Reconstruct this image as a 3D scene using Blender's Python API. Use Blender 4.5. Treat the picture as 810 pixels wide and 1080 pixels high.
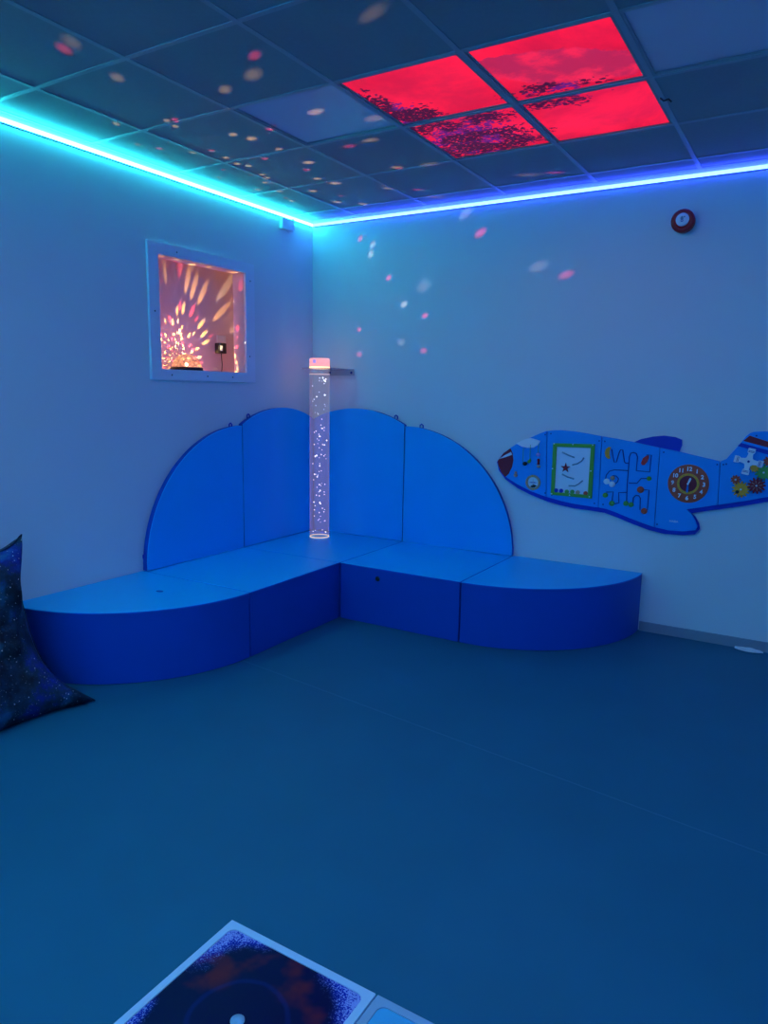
import bpy, bmesh, math, random
from mathutils import Vector, Matrix
random.seed(7)
for o in list(bpy.data.objects): bpy.data.objects.remove(o, do_unlink=True)
C = bpy.context.scene.collection
scene = bpy.context.scene
PI = math.pi

# ------------------------------------------------------------------ camera
cam_d = bpy.data.cameras.new('camera'); cam = bpy.data.objects.new('camera', cam_d); C.objects.link(cam)
scene.camera = cam
cam_d.sensor_fit = 'VERTICAL'; cam_d.sensor_height = 24.0; cam_d.lens = 16.8984
cam_d.clip_start = 0.02
cam.matrix_world = Matrix([[0.855517, -0.097557, 0.508501, 3.561575], [0.517536, 0.13134, -0.845521, -4.769543], [0.0157, 0.986525, 0.162853, 1.508703], [0.0, 0.0, 0.0, 1.0]])

# ------------------------------------------------------------------ world, exposure
w = bpy.data.worlds.new('world'); scene.world = w; w.use_nodes = True
w.node_tree.nodes['Background'].inputs[0].default_value = (0, 0, 0, 1)
w.node_tree.nodes['Background'].inputs[1].default_value = 0
vs = scene.view_settings
vs.view_transform = 'Standard'; vs.look = 'None'; vs.gamma = 1; vs.use_curve_mapping = False
vs.exposure = 0.10

# light levels (one place)
LED_LEFT  = [(0,(1.1,29,34)),(1,(1.1,31,35))]
LED_RIGHT = [(0,(.6,2,25)),(.12,(.6,1.3,25)),(.25,(.6,1.4,21)),(1,(.6,1.4,20))]
FILL_FRONT = [(0,(.5,39,145)),(1,(.5,39,145))]  # added strip on an unseen wall, lifts the overall brightness
FILL_SIDE  = [(0,(.3,.9,12)),(1,(.3,.9,12))]  # added strip on the unseen side wall, more fill light
FILL_PANEL = (1.75,3.7,4.7)  # added ceiling panels out of view that brighten the room
PICTURE_LEVEL = 1.0
STAR_LEVEL = 190
STREAK_LEVEL = 75
CAP_LEVEL = 1.0

# room
RX, RY, H = 5.2, -6.2, 2.825
S = 0.887; SH = 0.385; TB = 0.043

# ------------------------------------------------------------------ helpers
def tag(o, label=None, cat=None, group=None, kind=None):
    if label: o['label'] = label
    if cat: o['category'] = cat
    if group: o['group'] = group
    if kind: o['kind'] = kind
    return o

def link(name, me, mat=None, parent=None, smooth=False, loc=None):
    o = bpy.data.objects.new(name, me); C.objects.link(o)
    if mat is not None:
        me.materials.clear(); me.materials.append(mat)
    if parent is not None: o.parent = parent
    if smooth:
        for p in me.polygons: p.use_smooth = True
    if loc is not None: o.location = loc
    return o

def obj(name, bm, mat=None, parent=None, smooth=False, loc=None):
    me = bpy.data.meshes.new(name)
    bmesh.ops.recalc_face_normals(bm, faces=bm.faces[:])
    bm.to_mesh(me); bm.free()
    return link(name, me, mat, parent, smooth, loc)

def empty(name, loc=(0,0,0), **k):
    o = bpy.data.objects.new(name, None); C.objects.link(o); o.location = loc
    o.empty_display_size = .1
    return tag(o, **k)

def box(bm, a, b):
    vs_ = [bm.verts.new((x, y, z)) for z in (a[2], b[2]) for y in (a[1], b[1]) for x in (a[0], b[0])]
    for f in ((0,1,3,2),(4,6,7,5),(0,4,5,1),(2,3,7,6),(0,2,6,4),(1,5,7,3)):
        bm.faces.new([vs_[i] for i in f])
    return bm

def bbox(a, b):
    return box(bmesh.new(), a, b)

def prism(bm, pts, fn0, fn1):
    """close a polygon given in 2-D into a solid between two mappings to 3-D"""
    a = [bm.verts.new(fn0(*p)) for p in pts]; b = [bm.verts.new(fn1(*p)) for p in pts]
    bm.faces.new(a); bm.faces.new(b[::-1])
    n = len(pts)
    for i in range(n):
        bm.faces.new((a[i], a[(i+1) % n], b[(i+1) % n], b[i]))
    return bm

def wallp(pts, y0, y1, bm=None):
    """outline in x,z on the right wall, solid from y0 to y1"""
    bm = bm or bmesh.new()
    return prism(bm, pts, lambda x, z: (x, y0, z), lambda x, z: (x, y1, z))

def floorp(pts, z0, z1, bm=None):
    bm = bm or bmesh.new()
    return prism(bm, pts, lambda x, y: (x, y, z0), lambda x, y: (x, y, z1))

def bevel(o, width=.004, seg=2, angle=35):
    m = o.modifiers.new('bevel', 'BEVEL'); m.width = width; m.segments = seg
    m.limit_method = 'ANGLE'; m.angle_limit = math.radians(angle); m.harden_normals = False
    for p in o.data.polygons: p.use_smooth = True
    wn = o.modifiers.new('wn', 'WEIGHTED_NORMAL'); wn.keep_sharp = False
    return o

def circle(cx, cz, r, n=32, a0=0):
    return [(cx + r*math.cos(a0+2*PI*i/n), cz + r*math.sin(a0+2*PI*i/n)) for i in range(n)]

def ringsolid(cx, cz, r0, r1, y0, y1, n=40, r0z=None, r1z=None):
    """flat ring on the right wall"""
    bm = bmesh.new(); v = []
    for i in range(n):
        c, s = math.cos(2*PI*i/n), math.sin(2*PI*i/n)
        v.append([bm.verts.new((cx+c*r, y, cz+s*r)) for r, y in ((r0,y0),(r1,y0),(r1,y1),(r0,y1))])
    for i in range(n):
        a, b = v[i], v[(i+1) % n]
        for k in range(4): bm.faces.new((a[k], a[(k+1) % 4], b[(k+1) % 4], b[k]))
    return bm

def tube(bm, pts, r, n=8, closed=False):
    P = [Vector(p) for p in pts]; rings = []
    up = None
    for i, p in enumerate(P):
        if closed: t = (P[(i+1) % len(P)] - P[i-1])
        else: t = (P[min(i+1, len(P)-1)] - P[max(i-1, 0)])
        t = t.normalized()
        if up is None:
            up = Vector((0,0,1)) if abs(t.z) < .9 else Vector((0,1,0))
        s = t.cross(up).normalized(); up = s.cross(t).normalized()
        rr = r[i] if isinstance(r, (list, tuple)) else r
        rings.append([bm.verts.new(p + (s*math.cos(2*PI*k/n) + up*math.sin(2*PI*k/n))*rr) for k in range(n)])
    m = len(rings)
    for i in range(m if closed else m-1):
        a, b = rings[i], rings[(i+1) % m]
        for k in range(n): bm.faces.new((a[k], a[(k+1) % n], b[(k+1) % n], b[k]))
    if not closed:
        bm.faces.new(rings[0][::-1]); bm.faces.new(rings[-1])
    return bm

def lathe(bm, prof, n=32, c=(0,0), axis='z', base=0):
    """revolve (r, h) about an axis; for axis 'y-' the height goes from the right wall into the room"""
    rows = []
    for r, h in prof:
        row = []
        for k in range(n):
            a = 2*PI*k/n
            if axis == 'z': row.append(bm.verts.new((c[0]+r*math.cos(a), c[1]+r*math.sin(a), base+h)))
            else: row.append(bm.verts.new((c[0]+r*math.cos(a), base-h, c[1]+r*math.sin(a))))
        rows.append(row)
    for i in range(len(rows)-1):
        a, b = rows[i], rows[i+1]
        for k in range(n): bm.faces.new((a[k], a[(k+1) % n], b[(k+1) % n], b[k]))
    if prof[0][0] > 1e-5: bm.faces.new(rows[0][::-1])
    if prof[-1][0] > 1e-5: bm.faces.new(rows[-1])
    bmesh.ops.remove_doubles(bm, verts=bm.verts[:], dist=1e-6)
    return bm

def ball(bm, c, r, sub=2, sc=(1,1,1)):
    m = Matrix.Translation(c) @ Matrix.Diagonal((*sc, 1))
    bmesh.ops.create_icosphere(bm, subdivisions=sub, radius=r, matrix=m)
    return bm

# ------------------------------------------------------------------ materials
def mat(name, col, rough=.6, spec=.4, noise=0, nscale=8, bump=0, bscale=60, emit=None, es=0, metal=0, coat=0, sheen=0):
    m = bpy.data.materials.new(name); m.use_nodes = True; nt = m.node_tree; N = nt.nodes; L = nt.links
    b = N['Principled BSDF']
    b.inputs['Base Color'].default_value = (*col, 1); b.inputs['Roughness'].default_value = rough
    b.inputs['Specular IOR Level'].default_value = spec; b.inputs['Metallic'].default_value = metal
    if coat: b.inputs['Coat Weight'].default_value = coat
    if emit: b.inputs['Emission Color'].default_value = (*emit, 1); b.inputs['Emission Strength'].default_value = es
    tc = N.new('ShaderNodeTexCoord')
    nz = N.new('ShaderNodeTexNoise'); nz.inputs['Scale'].default_value = nscale; nz.inputs['Detail'].default_value = 4
    L.new(tc.outputs['Object'], nz.inputs['Vector'])
    mr = N.new('ShaderNodeMapRange'); mr.inputs['To Min'].default_value = 1-noise; mr.inputs['To Max'].default_value = 1+noise
    L.new(nz.outputs['Fac'], mr.inputs['Value'])
    mx = N.new('ShaderNodeVectorMath'); mx.operation = 'SCALE'; mx.inputs[0].default_value = col
    L.new(mr.outputs[0], mx.inputs['Scale']); L.new(mx.outputs[0], b.inputs['Base Color'])
    if bump:
        n2 = N.new('ShaderNodeTexNoise'); n2.inputs['Scale'].default_value = bscale; n2.inputs['Detail'].default_value = 3
        L.new(tc.outputs['Object'], n2.inputs['Vector'])
        bp = N.new('ShaderNodeBump'); bp.inputs['Strength'].default_value = bump; bp.inputs['Distance'].default_value = .01
        L.new(n2.outputs['Fac'], bp.inputs['Height']); L.new(bp.outputs[0], b.inputs['Normal'])
    return m

M = {}
M['wall'] = mat('wall_paint', (.80,.78,.80), .62, .3, .015, 3, .04, 180)
M['ceil'] = mat('ceiling_tile', (.36,.365,.37), .9, .1, .06, 60, .15, 220)
M['grid'] = mat('ceiling_grid', (.40,.41,.43), .5, .4, .01)
M['skirt'] = mat('skirting', (.30,.32,.38), .5, .4, .02)
M['white'] = mat('white_plastic', (.8,.8,.82), .4, .5, .01)
M['frame'] = mat('white_board', (.85,.83,.9), .5, .4, .02)
M['alcove'] = mat('alcove_paint', (.74,.58,.60), .8, .2, .05, 5)
M['foam'] = mat('lit_blue_vinyl', (.002,.52,1.0), .42, .30, .03, 4, .12, 9)  # lit tone of the foam, for tops under the light from above
M['foam_shaded'] = mat('shaded_blue_vinyl', (.002,.08,.48), .45, .3, .04, 4, .2, 6)  # same foam in a darker tone, shade painted on sides and edges
M['foamback'] = mat('blue_vinyl_back', (.002,.44,.97), .45, .3, .03, 4, .08, 7)
M['piping'] = mat('navy_piping', (.004,.10,.62), .4, .4)
M['black'] = mat('black_plastic', (.012,.012,.016), .4, .5)
M['navy'] = mat('navy_board', (.006,.035,.50), .5, .4, .03)
M['board'] = mat('sky_blue_board', (.006,.36,.92), .45, .4, .03, 3)
M['groove'] = mat('dark_groove', (.005,.05,.32), .6, .3)
M['maroon'] = mat('dark_red_paint', (.30,.012,.03), .5, .4, .05)
M['red'] = mat('red_paint', (.75,.02,.02), .4, .5, .05)
M['green'] = mat('green_paint', (.13,.44,.05), .5, .4, .05)
M['leaf'] = mat('leaf_green', (.10,.42,.08), .5, .4, .05)
M['yellow'] = mat('yellow_paint', (1,.42,.03), .5, .4, .05)
M['brown'] = mat('wood_brown', (.66,.105,.055), .6, .3, .12, 20)
M['tan'] = mat('tan_wood', (.6,.38,.25), .6, .3, .1, 20)
M['pale'] = mat('white_paint', (.94,.94,.98), .5, .4, .01)
M['panel'] = mat('pale_panel', (.82,.88,.98), .35, .5, .02)
M['channel'] = mat('grey_channel', (.22,.32,.40), .5, .4, .03)
M['lilac'] = mat('lilac_paint', (.6,.4,.9), .5, .4)
M['steel'] = mat('steel', (.7,.7,.75), .3, .5, metal=.9)
M['alarm'] = mat('alarm_red', (.42,.01,.012), .25, .5, .05)

def led_mat(name, stops, axis, length):
    """emission whose colour runs along the strip, as the addressable LEDs do"""
    m = bpy.data.materials.new(name); m.use_nodes = True; nt = m.node_tree; N = nt.nodes; L = nt.links
    N.remove(N['Principled BSDF'])
    e = N.new('ShaderNodeEmission'); L.new(e.outputs[0], N['Material Output'].inputs[0])
    tc = N.new('ShaderNodeTexCoord'); sp = N.new('ShaderNodeSeparateXYZ'); L.new(tc.outputs['Object'], sp.inputs[0])
    mr = N.new('ShaderNodeMapRange'); mr.inputs['From Max'].default_value = length
    L.new(sp.outputs[axis], mr.inputs['Value'])
    cr = N.new('ShaderNodeValToRGB'); L.new(mr.outputs[0], cr.inputs[0])
    mx = max(max(c) for _, c in stops)
    els = cr.color_ramp.elements
    els[0].position = stops[0][0]; els[0].color = (*[v/mx for v in stops[0][1]], 1)
    els[1].position = stops[-1][0]; els[1].color = (*[v/mx for v in stops[-1][1]], 1)
    for p, c in stops[1:-1]:
        el = els.new(p); el.color = (*[v/mx for v in c], 1)
    L.new(cr.outputs[0], e.inputs[0]); e.inputs[1].default_value = mx
    return m

def floor_mat():
    m = bpy.data.materials.new('vinyl_floor'); m.use_nodes = True; nt = m.node_tree; N = nt.nodes; L = nt.links
    b = N['Principled BSDF']; b.inputs['Roughness'].default_value = .5; b.inputs['Specular IOR Level'].default_value = .22
    tc = N.new('ShaderNodeTexCoord')
    nz = N.new('ShaderNodeTexNoise'); nz.inputs['Scale'].default_value = 900; L.new(tc.outputs['Object'], nz.inputs['Vector'])
    n2 = N.new('ShaderNodeTexNoise'); n2.inputs['Scale'].default_value = 2.2; n2.inputs['Detail'].default_value = 4; L.new(tc.outputs['Object'], n2.inputs['Vector'])
    cr = N.new('ShaderNodeValToRGB'); L.new(nz.outputs['Fac'], cr.inputs[0])
    cr.color_ramp.elements[0].position = .3; cr.color_ramp.elements[0].color = (.014,.12,.20, 1)
    cr.color_ramp.elements[1].position = .75; cr.color_ramp.elements[1].color = (.022,.20,.31, 1)
    mr = N.new('ShaderNodeMapRange'); mr.inputs['To Min'].default_value = .88; mr.inputs['To Max'].default_value = 1.12
    L.new(n2.outputs['Fac'], mr.inputs['Value'])
    mx = N.new('ShaderNodeVectorMath'); mx.operation = 'SCALE'; L.new(cr.outputs[0], mx.inputs[0]); L.new(mr.outputs[0], mx.inputs['Scale'])
    # welded seams between vinyl sheets: two thin lines across the floor
    sp = N.new('ShaderNodeSeparateXYZ'); L.new(tc.outputs['Object'], sp.inputs[0])
    sc = N.new('ShaderNodeMath'); sc.operation = 'MULTIPLY_ADD'; sc.inputs[1].default_value = .14; L.new(sp.outputs[0], sc.inputs[0]); L.new(sp.outputs[1], sc.inputs[2])
    def line(c, hw):
        a = N.new('ShaderNodeMath'); a.operation = 'SUBTRACT'; a.inputs[1].default_value = c; L.new(sc.outputs[0], a.inputs[0])
        d = N.new('ShaderNodeMath'); d.operation = 'ABSOLUTE'; L.new(a.outputs[0], d.inputs[0])
        e = N.new('ShaderNodeMath'); e.operation = 'LESS_THAN'; e.inputs[1].default_value = hw; L.new(d.outputs[0], e.inputs[0]); return e
    l1 = line(-1.715, .003)
    mm = N.new('ShaderNodeMix'); mm.data_type = 'RGBA'
    ml = N.new('ShaderNodeMath'); ml.operation = 'MULTIPLY'; ml.inputs[1].default_value = .35; L.new(l1.outputs[0], ml.inputs[0])
    L.new(ml.outputs[0], mm.inputs['Factor']); L.new(mx.outputs[0], mm.inputs['A']); mm.inputs['B'].default_value = (.10,.30,.42,1)
    L.new(mm.outputs['Result'], b.inputs['Base Color'])
    bp = N.new('ShaderNodeBump'); bp.inputs['Strength'].default_value = .06; bp.inputs['Distance'].default_value = .004
    L.new(nz.outputs['Fac'], bp.inputs['Height']); L.new(bp.outputs[0], b.inputs['Normal'])
    return m
M['floor'] = floor_mat()

def add_plain(m, name, parent=None): return m

# ------------------------------------------------------------------ structure
def struct(name, bm, m, **k):
    o = obj(name, bm, m, **k)
    if o.parent is None: o['kind'] = 'structure'
    return o

struct('floor', bbox((-.02, RY, -.1), (RX, .02, 0)), M['floor'])
# left wall with the opening of the alcove
AY0, AY1, AZ0, AZ1 = -1.60, -.785, 1.615, 2.34
bm = bmesh.new()
box(bm, (-.06, RY, -.1), (0, AY0, H+.05)); box(bm, (-.06, AY1, -.1), (0, .02, H+.05))
box(bm, (-.06, AY0, -.1), (0, AY1, AZ0)); box(bm, (-.06, AY0, AZ1), (0, AY1, H+.05))
struct('wall_left', bm, M['wall'])
struct('wall_right', bbox((0, 0, -.1), (RX+.1, .1, H+.05)), M['wall'])
struct('wall_front', bbox((-.06, RY-.1, -.1), (RX+.1, RY, H+.05)), M['wall'])
struct('wall_side', bbox((RX, RY, -.1), (RX+.1, 0, H+.05)), M['wall'])
# alcove box behind the left wall
bm = bmesh.new()
ax, ay0, ay1, az0, az1 = -.27, -1.80, -.60, 1.60, 2.42
box(bm, (ax-.03, ay0, az0), (ax, ay1, az1))
box(bm, (ax-.03, ay0-.03, az0-.03), (-.061, ay0, az1+.03)); box(bm, (ax-.03, ay1, az0-.03), (-.061, ay1+.03, az1+.03))
box(bm, (ax-.03, ay0, az0-.03), (-.061, ay1, az0)); box(bm, (ax-.03, ay0, az1), (-.061, ay1, az1+.03))
struct('wall_alcove', bm, M['alcove'])
# framing of the opening
fr = bmesh.new()
oy0, oy1, oz0, oz1 = -1.66, -.712, 1.568, 2.388
iy0, iy1, iz0, iz1 = -1.581, -.803, 1.635, 2.320
for a, b in (((.001, oy0, oz0), (.019, iy0, oz1)), ((.001, iy1, oz0), (.019, oy1, oz1)), ((.001, iy0, oz0), (.019, iy1, iz0)), ((.001, iy0, iz1), (.019, iy1, oz1))):
    box(fr, a, b)
wnd = empty('window_1', (0, -1.19, 1.6)); wnd['kind'] = 'structure'
def rel(o, p):
    o.parent = p; o.matrix_parent_inverse = Matrix.Translation(-Vector(p.location)); return o
f_ = obj('window_frame', fr, M['frame']); rel(f_, wnd)
for y, z in ((-1.43, 2.352), (-.755, 2.27), (-1.62, 1.98), (-.77, 1.75), (-1.19, 1.600), (-.95, 1.600), (-1.5, 1.600)):
    bmx = bmesh.new(); ball(bmx, (.019, y, z), .006, 1, (.5, 1, 1)); rel(obj('screw', bmx, M['black'], smooth=True), wnd)
# lining of the opening
bm = bmesh.new()
box(bm, (-.10, AY1-.018, AZ0), (-.0005, AY1-.0005, AZ1)); box(bm, (-.10, AY0+.0005, AZ0), (-.0005, AY0+.018, AZ1))
box(bm, (-.10, AY0+.018, AZ0+.0005), (-.0005, AY1-.018, AZ0+.02)); box(bm, (-.10, AY0+.018, AZ1-.02), (-.0005, AY1-.018, AZ1-.0005))
rel(obj('window_lining', bm, M['alcove']), wnd)
# skirting
struct('baseboard_right', bbox((3*S+.001, -.012, 0), (RX, -.0005, .062)), M['skirt'])
bm = bbox((0.0005, RY, 0), (.012, -3*S-.002, .062)); struct('baseboard_left', bm, M['skirt'])
# ceiling: mineral tiles above an exposed grid, cells holding panels are left open
A0, B0, P = .407, .205, .6
panel_cells = {(1,2):'blank', (2,2):'pic', (3,2):'pic', (2,1):'pic', (3,1):'pic', (4,2):'blank', (1,6):'fill', (1,7):'fill', (4,5):'fill', (4,6):'fill'}  # lit cells at the camera end are added, unseen, for brightness
xs = [0] + [A0+P*i for i in range(20) if A0+P*i < RX] + [RX]
ys = [0] + [-(B0+P*j) for j in range(20) if -(B0+P*j) > RY] + [RY]
bm = bmesh.new()
for i in range(len(xs)-1):
    for j in range(len(ys)-1):
        if (i-1, j-1) in panel_cells: continue
        g = .007
        box(bm, (xs[i]+g, ys[j+1]+g, H+.004), (xs[i+1]-g, ys[j]-g, H+.02))
box(bm, (-.06, RY, H+.06), (RX, .02, H+.12))
struct('ceiling', bm, M['ceil'])
bm = bmesh.new()
for x in xs[1:-1]: box(bm, (x-.012, RY, H), (x+.012, 0, H+.003))
for y in ys[1:-1]: box(bm, (0, y-.012, H+.0002), (RX, y+.012, H+.0032))
struct('trim_1', bm, M['grid'])
bm = bmesh.new()
box(bm, (.0005, RY, H+.0005), (.02, -.0005, H+.0025)); box(bm, (.02, -.02, H+.0005), (RX, -.0005, H+.0025))
box(bm, (.0005, RY, H), (.002, -.002, H+.02)); box(bm, (.002, -.002, H), (RX, -.0005, H+.02))
struct('trim_2', bm, M['grid'])

# ------------------------------------------------------------------ LED strips
def led(name, a, b, inward, stops, axis, label):
    """light-giving bar in a thin channel along the top of a wall; a, b run along the wall"""
    t = empty(name, a, label=label, cat='light strip')
    L_ = abs((Vector(b)-Vector(a))[axis])
    z0 = 2.779
    def bx(d0, d1, za, zb):
        lo = [0,0,0]; hi = [0,0,0]
        lo[axis] = min(0, (Vector(b)-Vector(a))[axis]); hi[axis] = max(0, (Vector(b)-Vector(a))[axis])
        o = 1-axis
        lo[o], hi[o] = sorted((d0*inward, d1*inward)); lo[2], hi[2] = za, zb
        return bbox(lo, hi)
    sgn = 1 if (Vector(b)-Vector(a))[axis] > 0 else -1
    ch = obj('channel', bx(.0005, .007, -.003, 0), M['groove'], t)
    m = led_mat(name+'_light', stops, axis, L_*sgn)
    obj('light_bar', bx(.0005, .014, .0003, .0195), m, t)
    t.location.z = z0
    return t
led('led_strip', (0, 0-.012, 0), (0, RY, 0), 1, LED_LEFT, 1, 'glowing cyan light strip along the top of the left wall above the alcove')
led('led_strip', (0.012, 0, 0), (RX, 0, 0), -1, LED_RIGHT, 0, 'glowing light strip along the top of the right wall, tinting it deep blue')
led('led_strip', (0.012, RY, 0), (RX, RY, 0), 1, FILL_FRONT, 0, 'added fill light strip, out of view, on the wall opposite the aeroplane board')
led('led_strip', (RX, RY+.012, 0), (RX, -.012, 0), -1, FILL_SIDE, 1, 'added fill light strip, out of view, on the side wall facing the alcove')

# LED controller and leads near the corner
ct = empty('led_controller', (.0, -.34, 2.72), label='small white light strip controller box on left wall by the corner', cat='controller')
o = obj('housing', bbox((.0005, -.07, -.03), (.035, .06, .05)), M['white'], ct); bevel(o, .004)
obj('plug', bbox((.0055, .075, -.01), (.024, .095, .02)), M['white'], ct)
obj('connector', bbox((.0055, .064, .03), (.022, .082, .06)), M['white'], ct)
bm = bmesh.new(); tube(bm, [(.014, .073, .058), (.012, .08, .068), (.010, .1, .066), (.008, .2, .064), (.007, .30, .063)], .003, 6)
tube(bm, [(.014, .085, -.008), (.016, .08, -.03), (.016, .03, -.045), (.016, .0, -.03)], .003, 6)
obj('cable', bm, M['white'], ct, True)

# ------------------------------------------------------------------ ceiling panels
def pic_mat(k):
    """printed sky film with blossom branches, lit from behind in red"""
    m = bpy.data.materials.new('sky_film'); m.use_nodes = True; nt = m.node_tree; N = nt.nodes; L = nt.links
    b = N['Principled BSDF']; b.inputs['Base Color'].default_value = (.02,.01,.02,1); b.inputs['Roughness'].default_value = .5; b.inputs['Specular IOR Level'].default_value = .1
    tc = N.new('ShaderNodeTexCoord')
    def noise(s, d=6, r=.6, vec=None, dist=0):
        n = N.new('ShaderNodeTexNoise'); n.inputs['Scale'].default_value = s; n.inputs['Detail'].default_value = d; n.inputs['Roughness'].default_value = r
        n.inputs['Distortion'].default_value = dist
        L.new(tc.outputs['Object'], n.inputs['Vector']); return n.outputs['Fac']
    def math_(op, a, b_=None, c=None):
        n = N.new('ShaderNodeMath'); n.operation = op
        for i, v in enumerate((a, b_, c)):
            if v is None: continue
            if isinstance(v, (int, float)): n.inputs[i].default_value = v
            else: L.new(v, n.inputs[i])
        return n.outputs[0]
    def mrange(v, a, b_, c=0, d=1):
        n = N.new('ShaderNodeMapRange'); n.interpolation_type = 'SMOOTHSTEP'; L.new(v, n.inputs['Value'])
        for i, x in zip(('From Min','From Max','To Min','To Max'), (a,b_,c,d)): n.inputs[i].default_value = x
        return n.outputs[0]
    def dist(cx, cy, sx, sy, ang=0):
        mp = N.new('ShaderNodeMapping'); mp.vector_type = 'TEXTURE'
        mp.inputs['Location'].default_value = (cx, cy, 0); mp.inputs['Scale'].default_value = (sx, sy, 100)
        mp.inputs['Rotation'].default_value = (0, 0, ang)
        L.new(tc.outputs['Object'], mp.inputs['Vector'])
        ln = N.new('ShaderNodeVectorMath'); ln.operation = 'LENGTH'; L.new(mp.outputs[0], ln.inputs[0]); return ln.outputs['Value']
    def mixc(f, A, B):
        n = N.new('ShaderNodeMix'); n.data_type = 'RGBA'
        for key, v in (('Factor', f), ('A', A), ('B', B)):
            if isinstance(v, tuple): n.inputs[key].default_value = (*v, 1)
            else: L.new(v, n.inputs[key])
        return n.outputs['Result']
    cloud = mrange(noise(1.6, 8, .62, dist=.4), .40, .66)
    col = mixc(cloud, (.66, .003, .040), (1.0, .009, .052))
    # darker rolling cloud bank in chosen spots
    for (cx, cy, sx, sy, a) in CLOUDS:
        d = math_('ADD', dist(cx, cy, sx, sy, a), math_('MULTIPLY', noise(5, 6, .7), .9))
        msk = mrange(d, 1.38, 1.46, 1, 0)
        body = mixc(mrange(noise(4.0, 6, .6), .42, .60), (.46, .012, .075), (.86, .016, .075))
        col = mixc(msk, col, body)
    # leafy branches: single small leaves whose density follows the branch
    leaf = None; fields = []
    for (cx, cy, sx, sy, a, dens) in TREES:
        d = math_('ADD', dist(cx, cy, sx, sy, a), math_('MULTIPLY', math_('SUBTRACT', noise(7, 4, .65), .5), 2.4))
        f = mrange(d, .25, 1.15, dens, 0)
        fields.append(f)
    dn = fields[0]
    for f in fields[1:]: dn = math_('MAXIMUM', dn, f)
    for scl, off in ((40, 0), (31, 3.3), (56, 7.1)):
        mp = N.new('ShaderNodeMapping'); mp.inputs['Location'].default_value = (off, off, 0); mp.inputs['Scale'].default_value = (1, 1.5, 1); mp.inputs['Rotation'].default_value = (0, 0, off)
        L.new(tc.outputs['Object'], mp.inputs['Vector'])
        vor = N.new('ShaderNodeTexVoronoi'); vor.voronoi_dimensions = '2D'; vor.inputs['Scale'].default_value = scl; L.new(mp.outputs[0], vor.inputs['Vector'])
        sp = N.new('ShaderNodeSeparateColor'); L.new(vor.outputs['Color'], sp.inputs[0])
        on = math_('LESS_THAN', sp.outputs[0], dn)
        v = math_('MULTIPLY', on, math_('LESS_THAN', vor.outputs['Distance'], .46))
        leaf = v if leaf is None else math_('MAXIMUM', leaf, v)
    tint = mixc(mrange(noise(7, 3, .5), .5, .62), (.035, .002, .03), (.10, .008, .20))
    col = mixc(math_('MULTIPLY', leaf, .98), col, tint)
    L.new(col, b.inputs['Emission Color']); b.inputs['Emission Strength'].default_value = PICTURE_LEVEL
    return m
# film coordinates are ceiling coordinates in metres
CLOUDS = [(2.52, -1.66, .36, .17, .42)]
TREES = [(1.68,-1.52,.17,.32,-.35,1.0),(1.82,-1.03,.36,.42,.2,1.0),(1.98,-1.30,.22,.10,0,.8),(2.42,-1.49,.20,.07,.1,.8),(2.36,-1.34,.22,.08,0,.6)]
FILM = pic_mat(0)
PIC_LABELS = {(2,2): 'red glowing ceiling picture panel nearest the off light panel on the left', (3,2): 'red glowing ceiling picture panel with the dark cloud bank, farthest right and nearest viewer',
              (2,1): 'red glowing ceiling picture panel densely covered with dark leaves', (3,1): 'red glowing ceiling picture panel nearest the red round alarm'}
PIC_LABELS[(2,2)] = 'red glowing ceiling picture panel with leaves along one edge, beside unlit panel'
PIC_LABELS[(3,2)] = 'red glowing ceiling picture panel with the dark cloud bank'
def diffuser_mat():
    return mat('unlit_diffuser', (.60,.55,.68), .16, .7, .01)
DIFF = diffuser_mat()
def fill_mat():
    m = mat('fill_diffuser', (.6,.6,.65), .4, .4, .01); b = m.node_tree.nodes['Principled BSDF']
    mx = max(FILL_PANEL) or 1.0
    b.inputs['Emission Color'].default_value = (*[v/mx for v in FILL_PANEL], 1); b.inputs['Emission Strength'].default_value = mx if max(FILL_PANEL) else 0
    return m
FILLM = fill_mat()
for (i, j), kind in panel_cells.items():
    x0, y1 = A0+P*i, -(B0+P*j); x1, y0 = x0+P, y1-P
    cx, cy = (x0+x1)/2, (y0+y1)/2
    lit = kind == 'pic'
    t = empty('ceiling_picture_panel' if lit else 'ceiling_light_panel', (cx, cy, H+.004))
    if lit: tag(t, PIC_LABELS[(i,j)], 'ceiling panel', 'red lit sky picture panels')
    else: tag(t, {(1,2):'unlit pale light panel in ceiling left of the red panels', (4,2):'unlit pale light panel in ceiling right of the red panels',
                  (1,6):'added pale blue fill light panel, out of view near the left wall, nearer the alcove', (1,7):'added pale blue fill light panel, out of view near the left wall, farther from the alcove',
                  (4,5):'added pale blue fill light panel, out of view near the right side wall, nearer the aeroplane board', (4,6):'added pale blue fill light panel, out of view near the right side wall, farther from the aeroplane board'}[(i,j)], 'ceiling light', 'unlit ceiling light panels' if kind == 'blank' else 'lit ceiling light panels')
    fw = .024 if lit else .018
    h = P/2-.002
    bm = bmesh.new()
    for a, b in (((-h,-h),(h,-h+fw)), ((-h,h-fw),(h,h)), ((-h,-h+fw),(-h+fw,h-fw)), ((h-fw,-h+fw),(h,h-fw))):
        box(bm, (a[0], a[1], 0), (b[0], b[1], .012))
    obj('panel_frame', bm, M['ceil'] if lit else M['grid'], t)
    dz = .003 if lit else .008
    bm = bbox((-h+fw, -h+fw, dz), (h-fw, h-fw, dz+.006))
    if lit:
        for v in bm.verts: v.co.x += cx; v.co.y += cy
    o = obj('picture_film' if lit else 'diffuser', bm, FILM if lit else (DIFF if kind == 'blank' else FILLM), t)
    if lit: o.location = (-cx, -cy, 0)
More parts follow.
